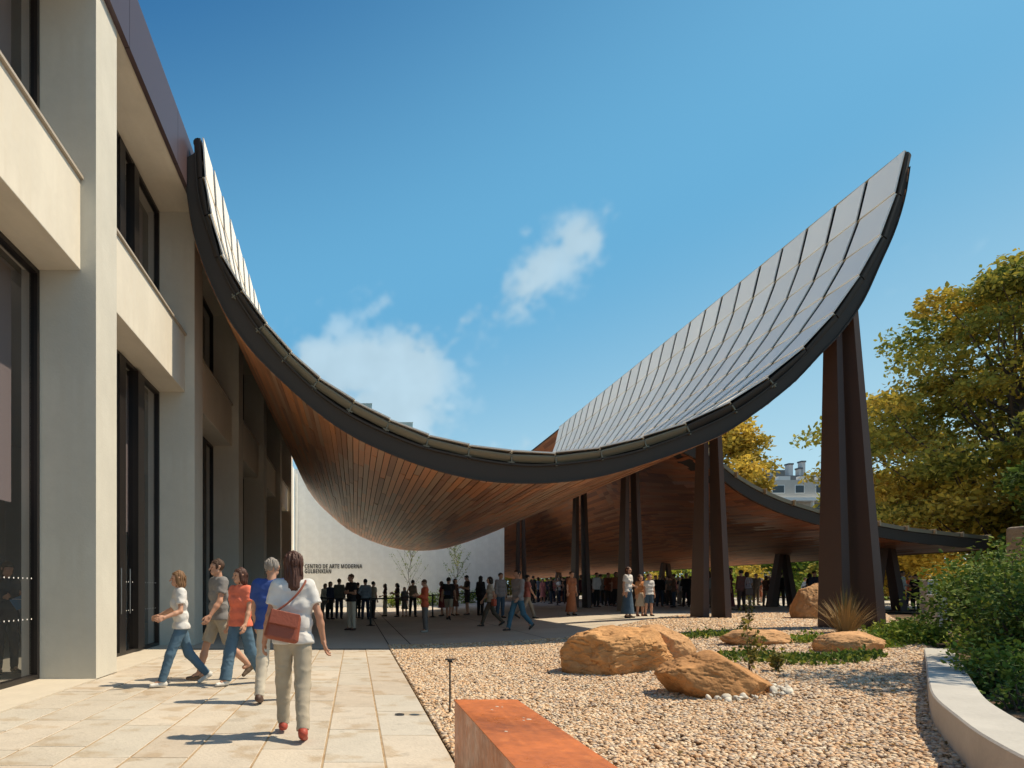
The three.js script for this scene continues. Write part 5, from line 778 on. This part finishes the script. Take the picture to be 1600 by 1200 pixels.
{ // her shoulder bag, with its strap
  const P = lady.t, b = thing('shoulder_bag', 'rust red leather shoulder bag hanging across the back of the nearest woman', 'bag', P.position.clone(), P.rotation.y); b.scale.setScalar(lady.s); const dy = lady.G.dy, m = mat([0.24, 0.055, 0.026], 0.55, { bumpMap: T.grain, bumpScale: 0.003 });
  const body = new RoundedBoxGeometry(0.29, 0.27, 0.085, 5, 0.04), p = body.attributes.position; for (let i = 0; i < p.count; i++) { const y = p.getY(i), k = 1 + (0.1 - y) * 0.5; p.setX(i, p.getX(i) * k); p.setZ(i, p.getZ(i) * (1 + (0.06 - y) * 1.6)); } body.computeVertexNormals();
  part('pouch', metric(place(body, 0.085, 1.05 + dy, -0.185, 0.16, 0.06, 0.2)), m, b);
  const st = new THREE.CatmullRomCurve3([V(0.20, 1.16, -0.19), V(0.05, 1.26, -0.168), V(-0.06, 1.37, -0.13), V(-0.115, 1.462, -0.05), V(-0.10, 1.462, 0.045), V(-0.02, 1.34, 0.135), V(0.10, 1.2, 0.14), V(0.185, 1.1, 0.05), V(0.20, 1.08, -0.10), V(0.19, 1.13, -0.17)].map((v) => V(v.x, v.y + dy, v.z))); part('strap', new THREE.TubeGeometry(st, 60, 0.011, 6), m, b); part('flap', metric(place(new RoundedBoxGeometry(0.27, 0.13, 0.02, 3, 0.009), 0.075, 1.125 + dy, -0.238, 0.16, 0.16, 0.2)), m, b);
}
// people in the queue before the white wall and walking over the forecourt
const Q = 'people waiting along the queue barrier', st = (pose, top, bottom, hair, female = false, more = {}) => ({ pose, top, bottom, hair, female, cell: 0.018, ...more });
person('man in black t-shirt and pale trousers standing with folded arms before the queue', feet(549, 985), -0.9, 1.83, { shape: st('folded', 'tee', 'trousers', 'short', false, { cell: 0.014, fine: true, yaw: -0.2 }), topC: C.black, botC: [0.58, 0.50, 0.40], hairC: 'brown', shoeC: [0.05, 0.015, 0.012], skin: 1 });
[['woman in pale top, leftmost in the queue', 508, 967, 1.60, 0.6, st('stand', 'long', 'trousers', 'long', true), C.cream, C.taupe],
 ['woman in navy top and dark trousers, second from left in the queue', 516, 968, 1.68, 0.9, st('stand', 'long', 'trousers', 'long', true), C.navy, C.black],
 ['man in olive grey shirt seen from behind in the queue', 530, 967, 1.82, 3.0, st('stand', 'long', 'trousers', 'short'), [0.13, 0.125, 0.10], C.navy],
 ['person in dark clothes just right of the man with pale trousers', 559, 966, 1.66, 2.6, st('stand', 'tee', 'trousers', 'short'), [0.05, 0.035, 0.035], C.black],
 ['man in light blue shirt seen from behind in the queue', 571, 968, 1.80, 3.3, st('hips', 'long', 'trousers', 'short'), [0.22, 0.26, 0.30], C.navy],
 ['person in cream shirt right of the man in light blue shirt', 583, 967, 1.70, 2.2, st('stand', 'tee', 'trousers', 'short'), C.cream, [0.05, 0.04, 0.04]],
 ['woman in dark red top and white trousers facing left, alone in the queue', 602, 963, 1.62, LEFT, st('lookback', 'tee', 'jeans', 'long', true, { wide: true }), [0.10, 0.03, 0.03], C.beige],
 ['woman in dark dress holding a bag, left of first young tree', 621, 964, 1.62, LEFT + 0.3, st('phone', 'tee', 'trousers', 'bob', true), [0.05, 0.025, 0.03], [0.04, 0.02, 0.025]],
 ['person in grey dress with long grey hair below first young tree', 632, 963, 1.42, -0.3, st('stand', 'long', 'dress', 'long', true), [0.20, 0.19, 0.18], [0.16, 0.15, 0.14], 'grey'],
 ['person in tan sleeveless top standing just right of the first young tree', 645, 964, 1.74, 2.7, st('hips', 'vest', 'trousers', 'bun', true), [0.28, 0.20, 0.13], C.black],
 ['woman in dark red top behind the man with black backpack', 690, 963, 1.60, LEFT, st('stand', 'tee', 'dress', 'bob', true), [0.28, 0.05, 0.04], [0.20, 0.04, 0.035]],
 ['woman in brown dress right of the man with black backpack', 711, 962, 1.68, 0.7, st('stand', 'long', 'dress', 'bob', true), [0.16, 0.06, 0.035], [0.15, 0.055, 0.03], 'brown'],
 ['man in black cap and shorts reading his phone in the queue', 730, 961, 1.80, LEFT + 0.2, st('phone', 'tee', 'shorts', 'cap'), [0.05, 0.032, 0.032], [0.03, 0.024, 0.024]],
 ['woman in black with long hair, right of the man in the cap', 751, 962, 1.72, 2.4, st('stand', 'long', 'trousers', 'long', true), [0.03, 0.024, 0.026], C.black],
].forEach(([l, x, y, h, r, s, a, b, hc], i) => person(l, feet(x, y), r, h, { shape: s, topC: a, botC: b, hairC: hc ?? (i % 4 === 2 ? 'brown' : 'dark'), skin: i % 3 }, Q));
person('person in orange jacket and grey trousers looking at a phone on the forecourt', feet(664, 988), LEFT + 0.2, 1.60, { shape: st('phone', 'jacket', 'trousers', 'short', false, { cell: 0.014 }), topC: [0.66, 0.13, 0.06], botC: [0.17, 0.155, 0.15], hairC: 'brown', shoeC: [0.4, 0.38, 0.35] });
const bp = person('man with black backpack and khaki shorts seen from behind by the queue', feet(701, 969), AWAY - 0.3, 1.78, { shape: st('walk', 'tee', 'shorts', 'short'), topC: C.black, botC: C.khaki, hairC: 'dark' });
{ const b = thing('backpack', 'black backpack on the back of the man in khaki shorts', 'bag', bp.t.position.clone(), bp.t.rotation.y); b.scale.setScalar(bp.s); part('pack', metric(place(new RoundedBoxGeometry(0.3, 0.44, 0.18, 4, 0.07), 0, 1.22 + bp.G.dy, -0.2)), cloth(C.black), b); part('pocket', metric(place(new RoundedBoxGeometry(0.24, 0.18, 0.06, 3, 0.025), 0, 1.12 + bp.G.dy, -0.3)), cloth(C.navy), b); }
const rb = person('woman in cream top and dark trousers walking left over the forecourt', feet(766, 979), LEFT, 1.66, { shape: st('walk', 'tee', 'trousers', 'bob', true, { cell: 0.014 }), topC: [0.50, 0.44, 0.36], botC: [0.09, 0.07, 0.05], hairC: 'dark' });
{ const b = thing('hand_bag', 'brick red handbag carried by the woman in cream top', 'bag', rb.t.position.clone().add(V(0.06, 0.78, 0.24)), LEFT); part('pouch', metric(new RoundedBoxGeometry(0.42, 0.24, 0.13, 4, 0.05)), mat([0.46, 0.085, 0.04], 0.6), b); const h = new THREE.TorusGeometry(0.12, 0.01, 6, 20, Math.PI); h.translate(0, 0.11, 0); part('handle', h, mat([0.36, 0.06, 0.03], 0.6), b); }
person('man in grey pullover and blue jeans walking in the sunlit corner of the forecourt', feet(809, 986), LEFT + 0.5, 1.78, { shape: st('walk2', 'long', 'jeans', 'short', false, { cell: 0.014 }), topC: [0.30, 0.27, 0.26], botC: [0.06, 0.15, 0.22], hairC: 'dark', skin: 1 });
person('person in pink top and pale trousers behind the man in blue jeans', feet(824, 967), RIGHTW, 1.66, { shape: st('walk', 'tee', 'trousers', 'short'), topC: [0.50, 0.17, 0.14], botC: [0.34, 0.28, 0.22], hairC: 'dark' });
person('person in pale jacket behind woman in cream top, at the white wall end', feet(782, 966), 0.4, 1.76, { shape: st('stand', 'jacket', 'trousers', 'short'), topC: [0.28, 0.25, 0.25], botC: C.denim, hairC: 'brown' });
person('woman in long rust brown dress in front of the crowd', feet(893, 962), 0.3, 1.64, { shape: st('stand', 'tee', 'long', 'bun', true, { cell: 0.016 }), topC: [0.33, 0.12, 0.055], botC: [0.34, 0.125, 0.055], hairC: 'brown' });
person('woman in white t-shirt and blue denim skirt by the largest boulder', feet(981, 966), 0.6, 1.66, { shape: st('lookback', 'tee', 'long', 'bob', true, { cell: 0.015 }), topC: C.white, botC: C.denim, hairC: 'auburn' });
person('girl in beige dress with orange sleeves beside the woman in white', feet(1000, 963), 0.2, 1.38, { shape: st('hips', 'long', 'dress', 'bob', true, { cell: 0.015, child: true }), topC: [0.56, 0.25, 0.10], botC: [0.52, 0.44, 0.34], hairC: 'auburn', shoeC: [0.35, 0.1, 0.06] });
person('boy in white shirt and dark shorts standing in the sun', feet(1014, 963), 0.15, 1.40, { shape: st('stand', 'tee', 'shorts', 'short', false, { cell: 0.015, child: true, fine: true }), topC: C.white, botC: C.denim, hairC: 'brown' });
// the crowd under the garden canopy: colour, where it stands, distance
const K = 'visitors standing under the garden canopy';
const looks = [st('stand', 'tee', 'trousers', 'short'), st('hips', 'long', 'trousers', 'short'), st('phone', 'tee', 'jeans', 'long', true), st('folded', 'jacket', 'trousers', 'short'), st('stand', 'vest', 'dress', 'long', true), st('lookback', 'tee', 'trousers', 'bob', true), st('walk', 'long', 'trousers', 'bun', true)].map((s) => ({ ...s, cell: 0.022 }));
const crowd = [[833, 44, 'black', 0], [841, 47, 'ltblue', 5], [848, 45, 'pink', 4], [855, 50, 'navy', 1], [861, 42, 'black', 3], [868, 48, 'grey', 6], [873, 44, 'white', 2], [880, 49, 'brown', 0], [886, 41, 'black', 5], [899, 46, 'maroon', 1], [908, 36, 'maroon', 6], [914, 44, 'black', 3], [920, 37, 'black', 1], [926, 41, 'navy', 0], [932, 34, 'white', 1], [938, 39, 'grey', 3], [944, 43, 'black', 6], [950, 36, 'rust', 3], [956, 40, 'taupe', 1], [962, 35, 'rust', 5], [968, 42, 'pink', 2], [975, 38, 'black', 0], [1000, 47, 'ltblue', 5], [1007, 50, 'navy', 0], [1018, 46, 'black', 6], [1024, 39, 'black', 3], [1031, 35, 'black', 1], [1038, 41, 'navy', 2], [1045, 37, 'taupe', 0], [1053, 33, 'brown', 3], [1060, 42, 'black', 5], [1066, 36, 'grey', 1], [1072, 34, 'black', 3], [1079, 39, 'black', 0], [1107, 33, 'grey', 2], [1117, 37, 'black', 6], [1181, 38, 'taupe', 1], [1187, 45, 'rust', 4], [1191, 50, 'teal', 0], [1203, 41, 'black', 2], [1212, 36, 'navy', 6], [1220, 35, 'black', 1], [1265, 31, 'black', 5], [1272, 30, 'navy', 3], [1330, 40, 'teal', 2], [1396, 37, 'white', 4], [1422, 36, 'orange', 0], [1438, 41, 'coral', 5], [846, 55, 'maroon', 2], [858, 58, 'white', 6], [865, 56, 'black', 3], [877, 60, 'black', 0], [884, 54, 'pink', 6], [891, 57, 'navy', 5], [903, 52, 'grey', 2], [917, 55, 'brown', 5], [928, 50, 'black', 2], [935, 54, 'white', 5], [947, 52, 'maroon', 3], [959, 55, 'ltblue', 0], [971, 50, 'black', 5], [979, 47, 'rust', 6], [993, 52, 'black', 0], [1021, 55, 'rust', 1], [1028, 51, 'black', 5], [1035, 47, 'grey', 6], [1049, 45, 'teal', 0], [1057, 50, 'pink', 1], [1069, 46, 'navy', 5], [1076, 44, 'maroon', 4], [1112, 46, 'rust', 3], [1197, 36, 'brown', 5], [1209, 47, 'orange', 6], [1175, 52, 'grey', 0], [1258, 46, 'ltblue', 6], [1401, 34, 'teal', 3]];
const spotName = (x) => x < 860 ? 'beyond the white wall end' : x < 890 ? 'left of fourth tall column' : x < 930 ? 'right of fourth tall column' : x < 965 ? 'left of third tall column' : x < 1012 ? 'around the third tall column' : x < 1045 ? 'behind the boy in white' : x < 1085 ? 'left of second tall column' : x < 1125 ? 'beside second tall column' : x < 1200 ? 'right of woman with brown bag' : x < 1240 ? 'at the leaning columns' : x < 1300 ? 'behind the egg shaped boulder' : x < 1350 ? 'beside nearest tall column' : 'right of nearest tall column';
const colourName = { black: 'black', ltblue: 'light blue', pink: 'dusky pink', navy: 'navy', grey: 'grey', white: 'white', brown: 'brown', maroon: 'maroon', rust: 'rust brown', taupe: 'taupe', teal: 'teal', orange: 'orange', coral: 'coral red' };
const kindName = ['t-shirt, hands down', 'shirt, hand on hip', 't-shirt, holding phone', 'jacket, folded arms', 'dress, long hair', 't-shirt, arm bent', 'long sleeves, walking'];
{ const rnd = rng(404), bots = [C.black, C.navy, C.dkjeans, [0.05, 0.035, 0.03], C.taupe]; crowd.forEach(([x, d, c, k]) => person(`${d > 49 ? 'back row ' : ''}visitor in ${colourName[c]} ${kindName[k]}, ${spotName(x)}`, far(x, d), rnd() * 6.28, 1.6 + rnd() * 0.22, { shape: looks[k], topC: C[c], botC: k === 4 ? C[c] : bots[Math.floor(rnd() * 5)], hairC: ['dark', 'dark', 'brown', 'grey', 'auburn'][Math.floor(rnd() * 5)], skin: Math.floor(rnd() * 3) }, K)); }
person('tall woman with black hair in long maroon dress beside the second tall column', far(1140, 29), 1.2, 1.82, { shape: st('lookback', 'tee', 'long', 'long', true), topC: C.maroon, botC: C.maroon, hairC: 'dark', skin: 1 });
const wb = person('woman in brown jacket and dark trousers seen from behind with shoulder bag', far(1158, 28), AWAY + 0.2, 1.70, { shape: st('stand', 'jacket', 'trousers', 'short', true), topC: [0.13, 0.05, 0.04], botC: [0.06, 0.035, 0.03], hairC: 'dark' });
{ const b = thing('shoulder_bag', 'dark brown shoulder bag carried by the woman in brown jacket', 'bag', wb.t.position.clone().add(V(0.22, 0.78, 0.16))); part('pouch', metric(new RoundedBoxGeometry(0.34, 0.3, 0.14, 4, 0.05)), mat([0.10, 0.06, 0.045], 0.6), b); part('strap', new THREE.TubeGeometry(new THREE.CatmullRomCurve3([V(-0.14, 0.12, 0), V(-0.1, 0.5, -0.04), V(0.02, 0.62, -0.1), V(0.14, 0.12, 0)]), 20, 0.009, 5), mat([0.4, 0.38, 0.4], 0.7), b); }
person('woman with grey striped top standing right of the woman in brown jacket', far(1167, 29.5), AWAY - 0.4, 1.66, { shape: st('folded', 'tee', 'trousers', 'bob', true), topC: [0.36, 0.30, 0.32], botC: [0.3, 0.26, 0.22], hairC: 'brown' });
person('man in white shirt and black trousers at the garden edge beyond the low column', far(1409, 30), 0.5, 1.72, { shape: st('lookback', 'long', 'trousers', 'cap'), topC: C.white, botC: C.black, hairC: 'dark' });
person('person in black leaning beside the pale concrete block', far(1431, 27.5), LEFT + 0.4, 1.5, { shape: st('phone', 'tee', 'trousers', 'short'), topC: C.black, botC: C.black, hairC: 'dark', skin: 0 });
const rc = person('visitor in dark suit behind the glass at left edge', V(-5.5, 0.016, -10.5), 0.9, 1.74, { shape: st('phone', 'jacket', 'trousers', 'bob', true, { cell: 0.016 }), topC: C.navy, botC: C.navy, hairC: 'brown' });
{ const b = thing('folder', 'blue folder with pale lines held behind the glass at left', 'folder', V(-5.17, 1.13, -10.25), 0.5); part('cover', metric(place(new RoundedBoxGeometry(0.2, 0.2, 0.012, 2, 0.004), 0, 0, 0, 0, -0.5, 0.5)), mat([0.03, 0.20, 0.42], 0.5), b); for (const [a, c] of [[-0.07, 0.05], [0.03, -0.04]]) part('line', place(new THREE.BoxGeometry(0.15, 0.006, 0.004), a * 0.4, c, 0.008 + c * 0.5 + 0.005, 0, -0.5, 0.5 + a * 8), mat([0.7, 0.75, 0.8], 0.6), b); }

{ // the far mass of people deep under the canopy, where nobody could be told apart
  const rnd = rng(808), cols = [C.black, C.navy, C.maroon, C.grey, C.brown, C.taupe, C.rust, C.white, C.ltblue, C.pink], geos = [], skin = [0.42, 0.23, 0.15];
  for (let i = 0; i < 56; i++) {
    const x = mix(836, 1085, rnd()), d = mix(44, 66, rnd()), p = far(x, d), G = kits[JSON.stringify(looks[Math.floor(rnd() * looks.length)])]; if (!G || p.x < 12.6) continue;
    const h = (1.55 + rnd() * 0.28) / 1.735, m = new THREE.Matrix4().compose(p, new THREE.Quaternion().setFromAxisAngle(V(0, 1, 0), rnd() * 6.28), V(h, h, h));
    const add = (g, c) => { if (!g) return; let q = g.index ? g.toNonIndexed() : g.clone(); q.deleteAttribute('uv'); geos.push(vcol(q.applyMatrix4(m), c)); };
    add(G.body, skin); add(G.top, cols[Math.floor(rnd() * cols.length)]); add(G.bottom, cols[Math.floor(rnd() * 6)]); add(G.hair, [0.03, 0.02, 0.015]); G.shoes.forEach((s) => add(s, [0.02, 0.02, 0.02]));
  }
  top('crowd', geos, mat([1, 1, 1], 0.9, { vertexColors: true }), 'dense far mass of people deep under the garden canopy', 'crowd', null, 'stuff');
}
renderer.render(scene, camera);
